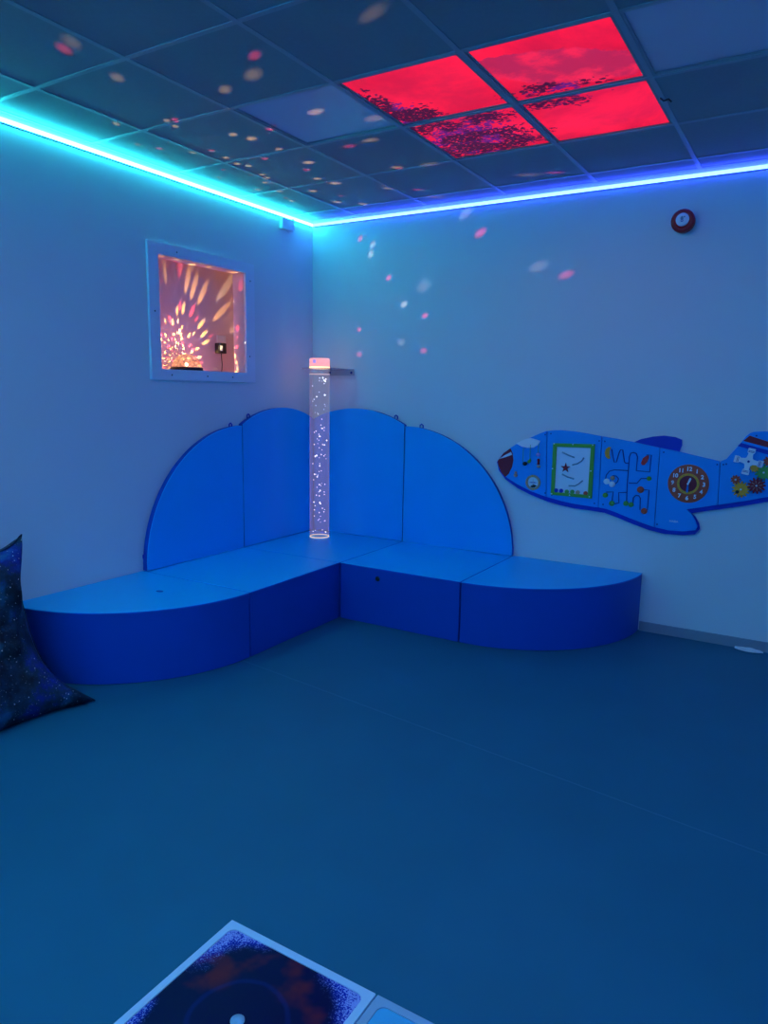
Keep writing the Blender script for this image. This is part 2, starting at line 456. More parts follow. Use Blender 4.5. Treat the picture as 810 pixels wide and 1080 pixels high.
bm = bmesh.new(); tube(bm, [(2.80, -1.175, H-.001), (2.815, -1.17, H-.014), (2.835, -1.165, H-.008), (2.845, -1.15, H-.016)], .004, 6)
tag(obj('ceiling_clip', bm, M['black'], None, True), 'tiny dark clip on ceiling grid beside the red panels', 'clip')

# ------------------------------------------------------------------ soft seating
def poly_block(pts, z0, z1):
    return floorp(pts, z0, z1)
g = .0048
def seat(name, pts, label, piping_pts, eyelet=None):
    cx = sum(p[0] for p in pts)/len(pts); cy = sum(p[1] for p in pts)/len(pts)
    t = empty(name, (cx, cy, 0), label=label, cat='foam seat', group='blue foam corner seat blocks')
    o = obj('seat_base', poly_block([(x-cx, y-cy) for x, y in pts], .001, SH-.005), M['foam_shaded'], t); bevel(o, .004, 3, 40)  # shaded sides painted by the darker foam tone
    o = obj('seat_lit_top', poly_block([(x-cx, y-cy) for x, y in pts], SH-.005, SH), M['foam'], t); bevel(o, .003, 3, 40)
    o['label'] = 'foam top in a lighter, lit tone'
    bm = bmesh.new(); tube(bm, [(x-cx, y-cy, SH-.0055) for x, y in pts], .0034, 6, True)
    obj('piping', bm, M['piping'], t, True)
    if eyelet:
        bm = bmesh.new(); ball(bm, (eyelet[0]-cx, eyelet[1]-cy, eyelet[2]), .017, 2, eyelet[3]); e = obj('eyelet', bm, M['black'] if eyelet[3][1] < 1 else M['foam_shaded'], t, True)
    return t
def sq(x0, x1, y0, y1): return [(x0+g, y0+g), (x1-g, y0+g), (x1-g, y1-g), (x0+g, y1-g)]
def arcpts(cx, cy, r, a0, a1, n=30): return [(cx+r*math.cos(a0+(a1-a0)*i/n), cy+r*math.sin(a0+(a1-a0)*i/n)) for i in range(n+1)]
seat('foam_corner_seat', sq(0, S, -S, 0), 'square blue foam seat in the corner under the bubble column', None)
seat('foam_square_seat', sq(0, S, -2*S, -S), 'square blue foam seat along the left wall between corner and rounded end', None)
seat('foam_square_seat', sq(S, 2*S, -S, 0), 'square blue foam seat along the right wall with a dark eyelet in front', None, (1.185, -S+.001, .315, (1,.25,1)))
seat('foam_rounded_seat', [(g, -2*S-g)] + arcpts(g, -2*S-g, S-2*g, -PI/2, 0), 'quarter round blue foam seat at the left end beside the starry bean bag', None, (.455, -2.045, SH+.001, (1.5,1.0,.12)))
seat('foam_rounded_seat', [(2*S+g, -g)] + arcpts(2*S+g, -g, S-2*g, -PI/2, 0), 'quarter round blue foam seat at the right end below the aeroplane board', None)

ZB = SH + .002
def back(name, wall, pts, label, loops):
    """pts are (distance along the wall from the corner, height); wall 'L' or 'R'"""
    if wall == 'L':
        f0 = lambda d, z: (.002, -d, z); f1 = lambda d, z: (TB, -d, z)
    else:
        f0 = lambda d, z: (d, -.002, z); f1 = lambda d, z: (d, -TB, z)
    base = Vector(f0(sum(p[0] for p in pts)/len(pts), ZB))
    t = empty(name, base, label=label, cat='foam backrest', group='blue foam wall backrests')
    k = lambda fn: (lambda d, z: tuple(Vector(fn(d, z)) - base))
    mid_ = lambda d, z: tuple(Vector(k(f0)(d, z)).lerp(Vector(k(f1)(d, z)), .90))
    o = obj('back_pad', prism(bmesh.new(), pts, k(f0), mid_), M['foam_shaded'], t); bevel(o, .003, 2, 40)  # body in the darker tone so its edges look shaded
    o = obj('lit_front', prism(bmesh.new(), pts, mid_, k(f1)), M['foamback'], t); bevel(o, .002, 2, 40); o['label'] = 'foam front in a lighter, lit tone'
    edge = 0
    bm = bmesh.new(); tube(bm, [k(f1)(d, z) for d, z in pts], .0028, 6, True)
    obj('piping', bm, M['foam'], t, True)  # paler than the face, paints a highlight along the edge
    for d, z in loops:
        bm = bmesh.new()
        mid = lambda dd, zz: tuple((Vector(k(f0)(dd, zz)) + Vector(k(f1)(dd, zz)))/2)
        tube(bm, [mid(d-.012, z-.004), mid(d-.013, z+.018), mid(d, z+.027), mid(d+.013, z+.018), mid(d+.012, z-.004)], .005, 6)
        obj('hanging_loop', bm, M['navy'], t, True)
    return t
def quarter():
    return [(S+g, ZB), (2*S, ZB)] + [(S+(S)*math.cos(a), ZB+(S-.008)*math.sin(a)) for a in [PI/2*i/28 for i in range(1, 28)]] + [(S+g, ZB+S-.008)]
def arch(d0):
    R = .915; cx = .445; cz = 1.385-R
    pts = [(d0, ZB), (S-g, ZB)]
    n = 26
    for i in range(n+1):
        d = (S-g) + (d0-(S-g))*i/n
        pts.append((d, cz+math.sqrt(R*R-(d-cx)**2)))
    return pts
for wl, side in (('L', 'left'), ('R', 'right')):
    back('foam_arched_backrest', wl, arch(.006 if wl == 'R' else TB+.009), 'arch topped blue foam backrest on the %s wall in the corner' % side, [(.80, 1.318)])
    back('foam_quarter_backrest', wl, quarter(), 'quarter round blue foam backrest at the outer end on the %s wall' % side, [(1.02, 1.258)] if wl == 'R' else [(.985, 1.258), (1.772, .47)])

# ------------------------------------------------------------------ bubble column
BX, BY = .26, -.26
bc = empty('bubble_column', (BX, BY, SH+.002), label='tall clear bubble tube standing on the corner foam seat', cat='bubble tube')
def tube_mat():
    m = bpy.data.materials.new('clear_tube'); m.use_nodes = True; nt = m.node_tree; N = nt.nodes; L = nt.links
    N.remove(N['Principled BSDF'])
    tr = N.new('ShaderNodeBsdfTransparent'); tr.inputs[0].default_value = (.90,.90,.93,1)
    gl = N.new('ShaderNodeBsdfGlossy'); gl.inputs['Roughness'].default_value = .06
    tl = N.new('ShaderNodeEmission'); tl.inputs[0].default_value = (.62,.50,.80,1); tl.inputs[1].default_value = .7  # weak lilac emission paints a haze over the clear tube
    lw = N.new('ShaderNodeLayerWeight'); lw.inputs[0].default_value = .35
    pw = N.new('ShaderNodeMath'); pw.operation = 'POWER'; pw.inputs[1].default_value = 3; L.new(lw.outputs['Facing'], pw.inputs[0])
    m1 = N.new('ShaderNodeMixShader'); m1.inputs[0].default_value = .09; L.new(tr.outputs[0], m1.inputs[1]); L.new(tl.outputs[0], m1.inputs[2])
    m2 = N.new('ShaderNodeMixShader')
    ms = N.new('ShaderNodeMath'); ms.operation = 'MULTIPLY_ADD'; ms.inputs[1].default_value = .35; ms.inputs[2].default_value = .04; L.new(pw.outputs[0], ms.inputs[0])
    L.new(ms.outputs[0], m2.inputs[0]); L.new(m1.outputs[0], m2.inputs[1])
    # emission near the silhouette paints the tube's bright edges
    em = N.new('ShaderNodeEmission'); em.inputs[0].default_value = (.75,.55,.62,1); em.inputs[1].default_value = .8
    a = N.new('ShaderNodeMixShader'); a.inputs[0].default_value = .5; L.new(gl.outputs[0], a.inputs[1]); L.new(em.outputs[0], a.inputs[2])
    L.new(a.outputs[0], m2.inputs[2])
    L.new(m2.outputs[0], N['Material Output'].inputs[0])
    return m
def emis(name, col, s):
    m = bpy.data.materials.new(name); m.use_nodes = True; nt = m.node_tree; N = nt.nodes; L = nt.links
    b = N['Principled BSDF']; b.inputs['Base Color'].default_value = (*[c*.6 for c in col], 1)
    b.inputs['Emission Color'].default_value = (*col, 1); b.inputs['Emission Strength'].default_value = s
    return m
RT = .075
bm = bmesh.new()
lathe(bm, [(RT, .012), (RT, 1.345)], 48)
for f in [f for f in bm.faces if len(f.verts) > 4]: bm.faces.remove(f)
tb = obj('tube', bm, tube_mat(), bc, True)
bm = lathe(bmesh.new(), [(RT+.001, 0), (RT+.001, .007), (RT-.004, .007), (RT-.004, .0005)], 48)
for f in [f for f in bm.faces if len(f.verts) > 4]: bm.faces.remove(f)
obj('base_ring', bm, emis('ring_light', (1,.72,.55), .7), bc, True)['label'] = 'glowing cream base ring'
bm = lathe(bmesh.new(), [(RT-.002, 1.305), (RT+.001, 1.307), (RT+.001, 1.366), (RT-.004, 1.372), (0, 1.374)], 48)
o = obj('top_cap', bm, emis('pink_cap', (1,.36,.38), CAP_LEVEL), bc, True); o['label'] = 'glowing pink cap'
bm = lathe(bmesh.new(), [(RT+.002, 1.296), (RT+.002, 1.309), (0, 1.310)], 48)
o = obj('light_ring', bm, emis('amber_ring', (1,.62,.28), 2.2), bc, True); o['label'] = 'bright amber ring under the cap'
bm = bmesh.new(); lathe(bm, [(RT+.0015, 1.252), (RT+.0015, 1.257)], 48)
obj('water_line', bm, emis('water_edge', (.9,.62,.6), .55), bc, True)
# small pale lamp block seen in the cap
obj('cap_insert', bbox((-.005, -RT-.004, 1.335), (.02, -RT+.004, 1.36)), emis('violet_led', (.45,.35,.9), .7), bc)
bub_m = emis('bubble_glow', (.85,.88,1.0), 1.8)  # emission paints the bubbles' bright glints
bmesh_ = bmesh.new(); bmesh.ops.create_icosphere(bmesh_, subdivisions=1, radius=.0043)
bme = bpy.data.meshes.new('bubble'); bmesh_.to_mesh(bme); bmesh_.free(); bme.materials.append(bub_m)
for p_ in bme.polygons: p_.use_smooth = True
rb = random.Random(11)
for i in range(96):
    z = .03 + 1.2*rb.random()
    a = rb.random()*2*PI; r = RT*.82*math.sqrt(rb.random())
    b_ = bpy.data.objects.new('bubble', bme); C.objects.link(b_); b_.parent = tb
    b_.location = (.004+.95*r*math.cos(a), r*math.sin(a)*.95, z)
    s_ = rb.choice((.7, .8, 1, 1, 1.4)); b_.scale = (s_, s_, s_*rb.choice((.9, 1, 1.3)))
# acrylic holder on the right wall
hb = empty('tube_holder', (.28, 0, 1.67), label='grey wall bracket with thin clear plate holding the tube top', cat='bracket')
def clear_mat():
    m = bpy.data.materials.new('clear_acrylic'); m.use_nodes = True; nt = m.node_tree; N = nt.nodes; L = nt.links
    b = N['Principled BSDF']; b.inputs['Base Color'].default_value = (.45,.5,.62,1); b.inputs['Roughness'].default_value = .15
    tr = N.new('ShaderNodeBsdfTransparent'); mx = N.new('ShaderNodeMixShader'); mx.inputs[0].default_value = .55
    L.new(tr.outputs[0], mx.inputs[1]); L.new(b.outputs[0], mx.inputs[2]); L.new(mx.outputs[0], N['Material Output'].inputs[0]); return m
bm = bbox((-.125, -.006, -.032), (.125, -.0005, .018)); o = obj('wall_bar', bm, mat('grey_bar', (.55,.55,.6), .5, .4), hb)
for x in (-.105, .10):
    bm = lathe(bmesh.new(), [(.010, 0), (.010, .003), (0, .005)], 14, (x, -.010), 'y-', -.006); obj('screw', bm, M['groove'], hb, True)
# plate with a round hole for the tube
bm = bmesh.new(); n = 48; hx, hy = BX-.28, BY
inn = [[bm.verts.new((hx+(RT+.004)*math.cos(2*PI*i/n), hy+(RT+.004)*math.sin(2*PI*i/n), z)) for i in range(n)] for z in (.010, .016)]
def rectpt(i):
    a = 2*PI*i/n; c, s = math.cos(a), math.sin(a)
    tx = ((.125-hx) if c > 0 else (-.125-hx))/c if abs(c) > 1e-6 else 1e9
    ty = ((-.007-hy) if s > 0 else (-.35-hy))/s if abs(s) > 1e-6 else 1e9
    t = min(abs(tx), abs(ty)); return hx+c*t, hy+s*t
out = [[bm.verts.new((*rectpt(i), z)) for i in range(n)] for z in (.010, .016)]
for i in range(n):
    j = (i+1) % n
    bm.faces.new((inn[0][i], inn[0][j], out[0][j], out[0][i])); bm.faces.new((inn[1][i], out[1][i], out[1][j], inn[1][j]))
    bm.faces.new((inn[0][i], inn[1][i], inn[1][j], inn[0][j])); bm.faces.new((out[0][i], out[0][j], out[1][j], out[1][i]))
o = obj('clear_plate', bm, clear_mat(), hb); o['label'] = 'thin clear acrylic plate'

# ------------------------------------------------------------------ alcove contents
DX, DY, DZ = -.148, -1.215, 1.637
dm = empty('dome_projector', (DX, DY, DZ), label='glowing faceted dome light projector on black base inside alcove', cat='projector')
bm = lathe(bmesh.new(), [(.104, 0), (.107, .004), (.107, .018), (.100, .022), (0, .022)], 40)
obj('base', bm, M['black'], dm, True)
def dome_mat():
    m = bpy.data.materials.new('faceted_dome'); m.use_nodes = True; nt = m.node_tree; N = nt.nodes; L = nt.links
    N.remove(N['Principled BSDF'])
    tc = N.new('ShaderNodeTexCoord'); vo = N.new('ShaderNodeTexVoronoi'); vo.inputs['Scale'].default_value = 62; L.new(tc.outputs['Object'], vo.inputs['Vector'])
    cr = N.new('ShaderNodeValToRGB'); L.new(vo.outputs['Distance'], cr.inputs[0])
    e = cr.color_ramp.elements; e[0].position = .05; e[0].color = (1,.80,.35,1); e[1].position = .75; e[1].color = (.30,.06,.02,1)
    m_ = e.new(.4); m_.color = (1,.35,.10,1)
    em = N.new('ShaderNodeEmission'); L.new(cr.outputs[0], em.inputs[0]); em.inputs[1].default_value = 1.3
    tr = N.new('ShaderNodeBsdfTransparent'); mx = N.new('ShaderNodeMixShader'); mx.inputs[0].default_value = .32
    L.new(tr.outputs[0], mx.inputs[1]); L.new(em.outputs[0], mx.inputs[2])
    L.new(mx.outputs[0], N['Material Output'].inputs[0]); return m
bm = lathe(bmesh.new(), [(.096*math.cos(a), .022+.090*math.sin(a)) for a in [PI/2*i/10 for i in range(11)]], 28)
for f in [f for f in bm.faces if len(f.verts) > 4]: bm.faces.remove(f)
o = obj('dome', bm, dome_mat(), dm); o['label'] = 'sparkling amber crystal dome'
bm = bmesh.new(); ball(bm, (0, 0, .04), .012, 2); obj('lamp', bm, emis('dome_lamp', (1,.75,.35), 6), dm, True)
bm = bmesh.new(); tube(bm, [(-.112, .04, .010), (-.115, .10, .004), (-.10, .25, .004), (-.105, .40, .004)], .003, 6)
# socket and plug on the back wall of the alcove
sk = empty('wall_socket', (ax, -.755, 1.86), label='pale wall socket on the back of the alcove', cat='socket')
o = obj('face_plate', bbox((.0005, -.045, -.045), (.008, .045, .045)), M['white'], sk); bevel(o, .003)
obj('switch', bbox((.0085, .012, .005), (.012, .028, .028)), M['white'], sk)
pg = empty('power_adapter', (ax+.009, -.795, 1.815), label='black power adapter with dangling cable in alcove socket', cat='power adapter')
o = obj('adapter_body', bbox((0, -.036, -.042), (.055, .030, .032)), M['black'], pg); bevel(o, .005)
obj('rating_label', bbox((.0552, -.033, -.025), (.0562, -.012, .012)), M['pale'], pg)['label'] = 'white rating label'
bm = bmesh.new(); tube(bm, [(.03, 0, -.04), (.03, .002, -.08), (.032, .004, -.12), (.03, .002, -.16), (.035, -.01, -.176), (.04, -.08, -.178)], .0035, 6)
obj('cable', bm, M['black'], pg, True)
o = None
tag(obj('cable_grommet', bbox((ax+.02, -.83, az0+.001), (ax+.06, -.80, az0+.022)), M['black']), 'small black cable connector on the alcove floor under adapter', 'connector')
# shelf board inside the alcove
ash = obj('alcove_shelf', bbox((ax+.001, ay0+.001, az0+.0005), (-.1015, ay1-.001, DZ-.001)), M['alcove']); ash['kind'] = 'structure'; ash.name = 'trim_3'

# projector light: a point lamp in the dome whose facets throw coloured spots
def star_light():
    ld = bpy.data.lights.new('dome_lamp_light', 'POINT'); ld.energy = STAR_LEVEL; ld.shadow_soft_size = 0.0; ld.color = (1,1,1)
    ld.use_nodes = True; nt = ld.node_tree; N = nt.nodes; L = nt.links
    em = N['Emission']
    tc = N.new('ShaderNodeTexCoord')
    nrm = tc.outputs['Normal']
    acc = None
    for (x, y, z, kind, wdt, inten) in SPOTS:
        d = (Vector((x, y, z)) - LP).normalized()
        dt = N.new('ShaderNodeVectorMath'); dt.operation = 'DOT_PRODUCT'; L.new(nrm, dt.inputs[0]); dt.inputs[1].default_value = d
        wdt *= 1.22
        mr = N.new('ShaderNodeMapRange'); mr.inputs['From Min'].default_value = math.cos(wdt); mr.inputs['From Max'].default_value = 1
        L.new(dt.outputs['Value'], mr.inputs['Value'])
        pw = N.new('ShaderNodeMath'); pw.operation = 'POWER'; pw.inputs[1].default_value = 1.8; L.new(mr.outputs[0], pw.inputs[0]); mr = pw
        c = {'w': (1.0,.62,.28), 'r': (1.0,.03,.10), 'c': (.9,.85,.7)}[kind]
        sc = N.new('ShaderNodeVectorMath'); sc.operation = 'SCALE'; sc.inputs[0].default_value = [v*inten for v in c]
        L.new(mr.outputs[0], sc.inputs['Scale'])
        if acc is None: acc = sc.outputs[0]
        else:
            ad = N.new('ShaderNodeVectorMath'); ad.operation = 'ADD'; L.new(acc, ad.inputs[0]); L.new(sc.outputs[0], ad.inputs[1]); acc = ad.outputs[0]
    L.new(acc, em.inputs[0]); em.inputs[1].default_value = 1
    o = bpy.data.objects.new('dome_lamp_light', ld); C.objects.link(o); o.location = LP; o.parent = None
    return o
def streak_light():
    """facet spots thrown backwards and sideways inside the alcove"""
    ld = bpy.data.lights.new('dome_streak_light', 'POINT'); ld.energy = STREAK_LEVEL; ld.shadow_soft_size = 0.0
    ld.use_nodes = True; nt = ld.node_tree; N = nt.nodes; L = nt.links; em = N['Emission']
    tc = N.new('ShaderNodeTexCoord'); nrm = tc.outputs['Normal']
    vo = N.new('ShaderNodeTexVoronoi'); vo.inputs['Scale'].default_value = 8.5; vo.inputs['Randomness'].default_value = .8; L.new(nrm, vo.inputs['Vector'])
    mr = N.new('ShaderNodeMapRange'); mr.interpolation_type = 'SMOOTHSTEP'; mr.inputs['From Min'].default_value = .22; mr.inputs['From Max'].default_value = .42
    mr.inputs['To Min'].default_value = 1; mr.inputs['To Max'].default_value = 0; L.new(vo.outputs['Distance'], mr.inputs['Value'])
    sp = N.new('ShaderNodeSeparateColor'); L.new(vo.outputs['Color'], sp.inputs[0])
    cr = N.new('ShaderNodeValToRGB'); cr.color_ramp.interpolation = 'CONSTANT'; L.new(sp.outputs[0], cr.inputs[0])
    e = cr.color_ramp.elements; e[0].position = 0; e[0].color = (1,.55,.12,1); e[1].position = .55; e[1].color = (1,.07,.08,1)
    k = e.new(.75); k.color = (.95,.75,.35,1); k = e.new(.9); k.color = (.02,.02,.02,1)
    # keep to the half of directions that face away from the room
    sx = N.new('ShaderNodeSeparateXYZ'); L.new(nrm, sx.inputs[0])
    ms = N.new('ShaderNodeMapRange'); ms.inputs['From Min'].default_value = .22; ms.inputs['From Max'].default_value = .10; L.new(sx.outputs[0], ms.inputs['Value'])
    dm_ = N.new('ShaderNodeMapRange'); dm_.interpolation_type = 'SMOOTHSTEP'; dm_.inputs['From Min'].default_value = -.95; dm_.inputs['From Max'].default_value = -.15; dm_.inputs['To Min'].default_value = .05; L.new(sx.outputs[0], dm_.inputs['Value'])
    mt_ = N.new('ShaderNodeMath'); mt_.operation = 'MULTIPLY'; L.new(dm_.outputs[0], mt_.inputs[0]); L.new(ms.outputs[0], mt_.inputs[1]); ms = mt_
    mu = N.new('ShaderNodeMath'); mu.operation = 'MULTIPLY'; L.new(mr.outputs[0], mu.inputs[0]); L.new(ms.outputs[0], mu.inputs[1])
    sc = N.new('ShaderNodeVectorMath'); sc.operation = 'SCALE'; L.new(cr.outputs[0], sc.inputs[0]); L.new(mu.outputs[0], sc.inputs['Scale'])
    ad = N.new('ShaderNodeVectorMath'); ad.operation = 'ADD'; L.new(sc.outputs[0], ad.inputs[0])
    bs = N.new('ShaderNodeVectorMath'); bs.operation = 'SCALE'; bs.inputs[0].default_value = (.055,.020,.026); L.new(ms.outputs[0], bs.inputs['Scale'])
    L.new(bs.outputs[0], ad.inputs[1])
    L.new(ad.outputs[0], em.inputs[0]); em.inputs[1].default_value = 1
    o = bpy.data.objects.new('dome_streak_light', ld); C.objects.link(o); o.location = LP
LP = Vector((DX, DY, DZ+.065))
SPOTS = [(0.852, -2.773, 2.826, 'r', 0.0139, 1.948), (0.928, -2.793, 2.826, 'w', 0.0163, 0.68), (0.819, -2.493, 2.826, 'w', 0.0161, 0.796), (0.313, -2.353, 2.826, 'w', 0.0118, 0.863), (0.359, -2.131, 2.826, 'w', 0.0131, 0.735), (0.205, -1.868, 2.826, 'w', 0.0127, 0.502), (0.258, -1.762, 2.826, 'r', 0.0164, 0.598), (0.621, -2.038, 2.826, 'w', 0.0123, 0.876), (0.668, -2.027, 2.826, 'r', 0.0121, 1.433), (0.598, -1.962, 2.826, 'w', 0.0128, 0.823), (0.375, -1.622, 2.826, 'w', 0.0165, 0.589), (0.492, -1.598, 2.826, 'r', 0.0158, 0.63), (1.474, -2.362, 2.826, 'r', 0.0112, 2.524), (1.351, -2.231, 2.826, 'w', 0.0188, 0.943), (1.138, -2.174, 2.826, 'w', 0.0161, 0.929), (0.775, -1.731, 2.826, 'w', 0.0155, 0.989), (0.819, -1.638, 2.826, 'w', 0.0183, 1.069), (1.003, -1.706, 2.826, 'r', 0.0138, 1.371), (0.841, -1.437, 2.826, 'w', 0.0137, 0.951), (1.314, -1.749, 2.826, 'w', 0.0173, 1.403), (0.475, -1.467, 2.826, 'w', 0.0166, 0.653), (0.455, -1.351, 2.826, 'w', 0.0173, 0.683), (0.489, -1.29, 2.826, 'w', 0.0155, 0.753), (0.663, -1.347, 2.826, 'r', 0.0155, 0.805), (0.843, -1.172, 2.826, 'w', 0.0203, 1.089), (0.748, -1.064, 2.826, 'r', 0.0155, 0.867), (0.698, -0.885, 2.826, 'w', 0.016, 1.011), (0.298, -1.304, 2.826, 'r', 0.0132, 0.458), (0.155, -1.205, 2.826, 'w', 0.0182, 0.375), (0.444, -1.117, 2.826, 'w', 0.0162, 0.674), (0.426, -1.052, 2.826, 'w', 0.0183, 0.672), (0.382, -1.143, 2.826, 'r', 0.0111, 0.536), (0.347, -0.977, 2.826, 'w', 0.0152, 0.65), (0.384, -0.946, 2.826, 'r', 0.0112, 0.672), (0.195, -0.869, 2.826, 'w', 0.016, 0.519), (0.3, -0.778, 2.826, 'w', 0.0191, 0.63), (0.234, -0.625, 2.826, 'r', 0.0134, 0.608), (0.501, -0.672, 2.826, 'w', 0.0173, 0.959), (0.22, -0.537, 2.826, 'w', 0.015, 0.772), (0.073, -0.538, 2.826, 'w', 0.0157, 0.613), (0.738, -0.752, 2.826, 'w', 0.0219, 1.018), (0.6, -0.488, 2.826, 'r', 0.0129, 0.814), (0.483, -0.365, 2.826, 'w', 0.0182, 1.072), (0.617, -0.24, 2.826, 'w', 0.0154, 1.162), (1.21, -1.291, 2.826, 'r', 0.0161, 1.185), (1.361, -1.318, 2.826, 'w', 0.0169, 0.983), (1.521, -1.548, 2.826, 'w', 0.0201, 0.72), (1.248, -0.854, 2.826, 'w', 0.0144, 1.041), (1.253, -0.831, 2.826, 'r', 0.0096, 1.751), (1.454, -0.813, 2.826, 'w', 0.0194, 0.691), (1.132, -0.379, 2.826, 'r', 0.0126, 1.246), (0.981, -0.496, 2.826, 'w', 0.0164, 1.057), (1.154, -0.171, 2.826, 'w', 0.0221, 0.56), (1.877, -0.349, 2.826, 'w', 0.0165, 0.846), (2.034, -0.316, 2.826, 'r', 0.0104, 2.837), (2.056, -2.406, 2.826, 'w', 0.0135, 1.174), (1.31, 0.0, 2.737, 'c', 0.0162, 0.485), (1.428, 0.0, 2.601, 'r', 0.0135, 1.716), (0.557, 0.0, 2.6, 'c', 0.0159, 0.404), (0.541, 0.0, 2.534, 'c', 0.0163, 0.439), (0.447, 0.0, 2.653, 'r', 0.013, 0.757), (0.702, 0.0, 2.352, 'r', 0.0128, 0.943), (0.996, 0.0, 2.276, 'c', 0.0258, 0.194), (0.836, 0.0, 2.155, 'c', 0.0157, 0.55), (1.012, 0.0, 2.067, 'r', 0.0117, 1.063), (0.304, 0.0, 2.124, 'c', 0.0157, 0.27), (0.446, 0.0, 1.986, 'r', 0.0134, 0.529), (1.854, 0.0, 2.35, 'c', 0.0156, 0.552), (2.043, 0.0, 2.283, 'r', 0.0109, 2.014), (0.818, 0.0, 1.885, 'c', 0.0228, 0.127), (1.009, 0.0, 1.818, 'r', 0.0149, 0.548), (0.448, 0.0, 1.798, 'r', 0.0194, 0.306)]
star_light(); streak_light()

# ------------------------------------------------------------------ fire alarm sounder
al = empty('fire_alarm', (2.742, 0, 2.535), label='round dark red alarm sounder with white centre high on right wall', cat='alarm')
bm = lathe(bmesh.new(), [(.062, .0005), (.064, .01), (.064, .02), (.058, .026), (.058, .034), (.066, .040), (.066, .055), (.056, .062), (.036, .064), (.034, .058), (0, .058)], 40, (0, 0), 'y-', 0)
obj('housing', bm, M['alarm'], al, True)
bm = lathe(bmesh.new(), [(.037, .0585), (.037, .067), (.033, .070), (0, .071)], 32, (0, .004), 'y-', 0)
obj('white_disc', bm, M['pale'], al, True)['label'] = 'white centre disc'
bm = bmesh.new()
for (x, z, r) in ((.011, .018, .004),): ball(bm, (x, -.071, z), r, 1, (1,.3,1))
obj('indicator', bm, M['black'], al, True)
# small symbol on the disc: a bell over a ring
bm = wallp([(-.012,.006),(-.010,.016),(-.006,.021),(0,.023),(.004,.019),(.005,.012),(.007,.006)], -.0712, -.0722)
obj('symbol', bm, M['channel'], al)
bm = ringsolid(-.002, -.002, .004, .0075, -.0712, -.0722, 16); obj('symbol_ring', bm, M['groove'], al)

# ------------------------------------------------------------------ aeroplane activity board
YB, YP = -.018, -.036          # faces of the backer and of the front panels
ab = empty('activity_board', (2.6, 0, .9), label='blue aeroplane shaped wall activity board with clock, maze and gears', cat='activity board')
CUR = None
def part(name, bm, m, parent=None, smooth=False, label=None):
    """built in room coordinates; hung on the board (or on a part of it)"""
    o = obj(name, bm, m, None, smooth); p = parent or CUR or ab
    o.parent = p; o.matrix_parent_inverse = Matrix.Translation(-Vector(ab.location)) if p is ab else Matrix.Identity(4)
    if label: o['label'] = label
    return o
backer = part('back_board', wallp([(1.625, 1.043), (1.642, 0.984), (1.694, 0.924), (1.788, 0.868), (1.886, 0.83), (1.996, 0.797), (2.09, 0.779), (2.188, 0.766), (2.321, 0.76), (2.396, 0.755), (2.471, 0.734), (2.581, 0.699), (2.677, 0.672), (2.77, 0.658), (2.882, 0.662), (2.953, 0.676), (2.977, 0.712), (2.969, 0.746), (2.944, 0.785), (2.921, 0.804), (3.005, 0.827), (3.068, 0.842), (3.21, 0.879), (3.332, 0.915), (3.483, 0.962), (3.514, 1.025), (3.487, 1.116), (3.445, 1.26), (3.276, 1.32), (3.222, 1.312), (3.154, 1.229), (3.095, 1.141), (3.054, 1.127), (2.953, 1.143), (2.82, 1.171), (2.833, 1.218), (2.831, 1.253), (2.791, 1.268), (2.724, 1.274), (2.657, 1.265), (2.589, 1.247), (2.539, 1.221), (2.377, 1.241), (2.158, 1.265), (2.016, 1.269), (1.925, 1.243), (1.814, 1.186), (1.72, 1.129), (1.652, 1.072)], -.0005, YB), M['navy'], label='navy blue backing board')
PAN = [[(1.639, 1.046), (1.665, 1.094), (1.728, 1.147), (1.773, 1.178), (1.82, 1.2), (1.869, 1.225), (1.934, 1.256), (1.98, 1.274), (1.998, 0.829), (1.888, 0.858), (1.793, 0.897), (1.715, 0.937), (1.663, 0.98), (1.64, 1.019)],
 [(1.984, 1.274), (2.022, 1.28), (2.08, 1.283), (2.163, 1.279), (2.257, 1.268), (2.347, 1.254), (2.354, 0.789), (2.324, 0.79), (2.191, 0.798), (2.094, 0.811), (2.001, 0.829)],
 [(2.351, 1.254), (2.441, 1.243), (2.542, 1.228), (2.63, 1.213), (2.709, 1.199), (2.711, 0.697), (2.654, 0.712), (2.565, 0.737), (2.461, 0.77), (2.402, 0.785), (2.357, 0.789)],
 [(2.712, 1.199), (2.831, 1.18), (2.954, 1.156), (3.057, 1.136), (3.066, 0.873), (2.979, 0.85), (2.894, 0.829), (2.923, 0.804), (2.948, 0.765), (2.964, 0.728), (2.955, 0.704), (2.883, 0.689), (2.799, 0.686), (2.715, 0.697)],
 [(3.06, 1.136), (3.091, 1.153), (3.148, 1.233), (3.185, 1.292), (3.204, 1.311), (3.224, 1.319), (3.276, 1.324), (3.393, 1.318), (3.437, 1.249), (3.468, 1.116), (3.496, 1.026), (3.462, 0.985), (3.33, 0.945), (3.209, 0.909), (3.069, 0.873)]]
panels = []
for pts in PAN:
    o = part('front_panel', wallp(pts, YB-.0003, YP), M['board']); bevel(o, .002, 2, 30); panels.append(o)
nose, beadp, mazep, clockp, tailp = panels
def dot(bm, x, z, r, y0=YP, h=.004, n=16):
    lathe(bm, [(r, .0001), (r, h*.7), (r*.8, h), (0, h)], n, (x, z), 'y-', y0); return bm
for x, z in [(1.971, 1.249), (2.01, 1.257), (2.334, 1.224), (2.37, 1.223), (3.044, 1.116), (3.078, 1.118), (3.239, 1.297), (3.093, 1.122), (1.992, 0.854), (2.039, 0.845), (2.329, 0.814), (2.385, 0.812), (2.729, 0.717), (2.735, 1.173)]: part('screw', dot(bmesh.new(), x, z, .005, h=.002, n=10), M['groove'])

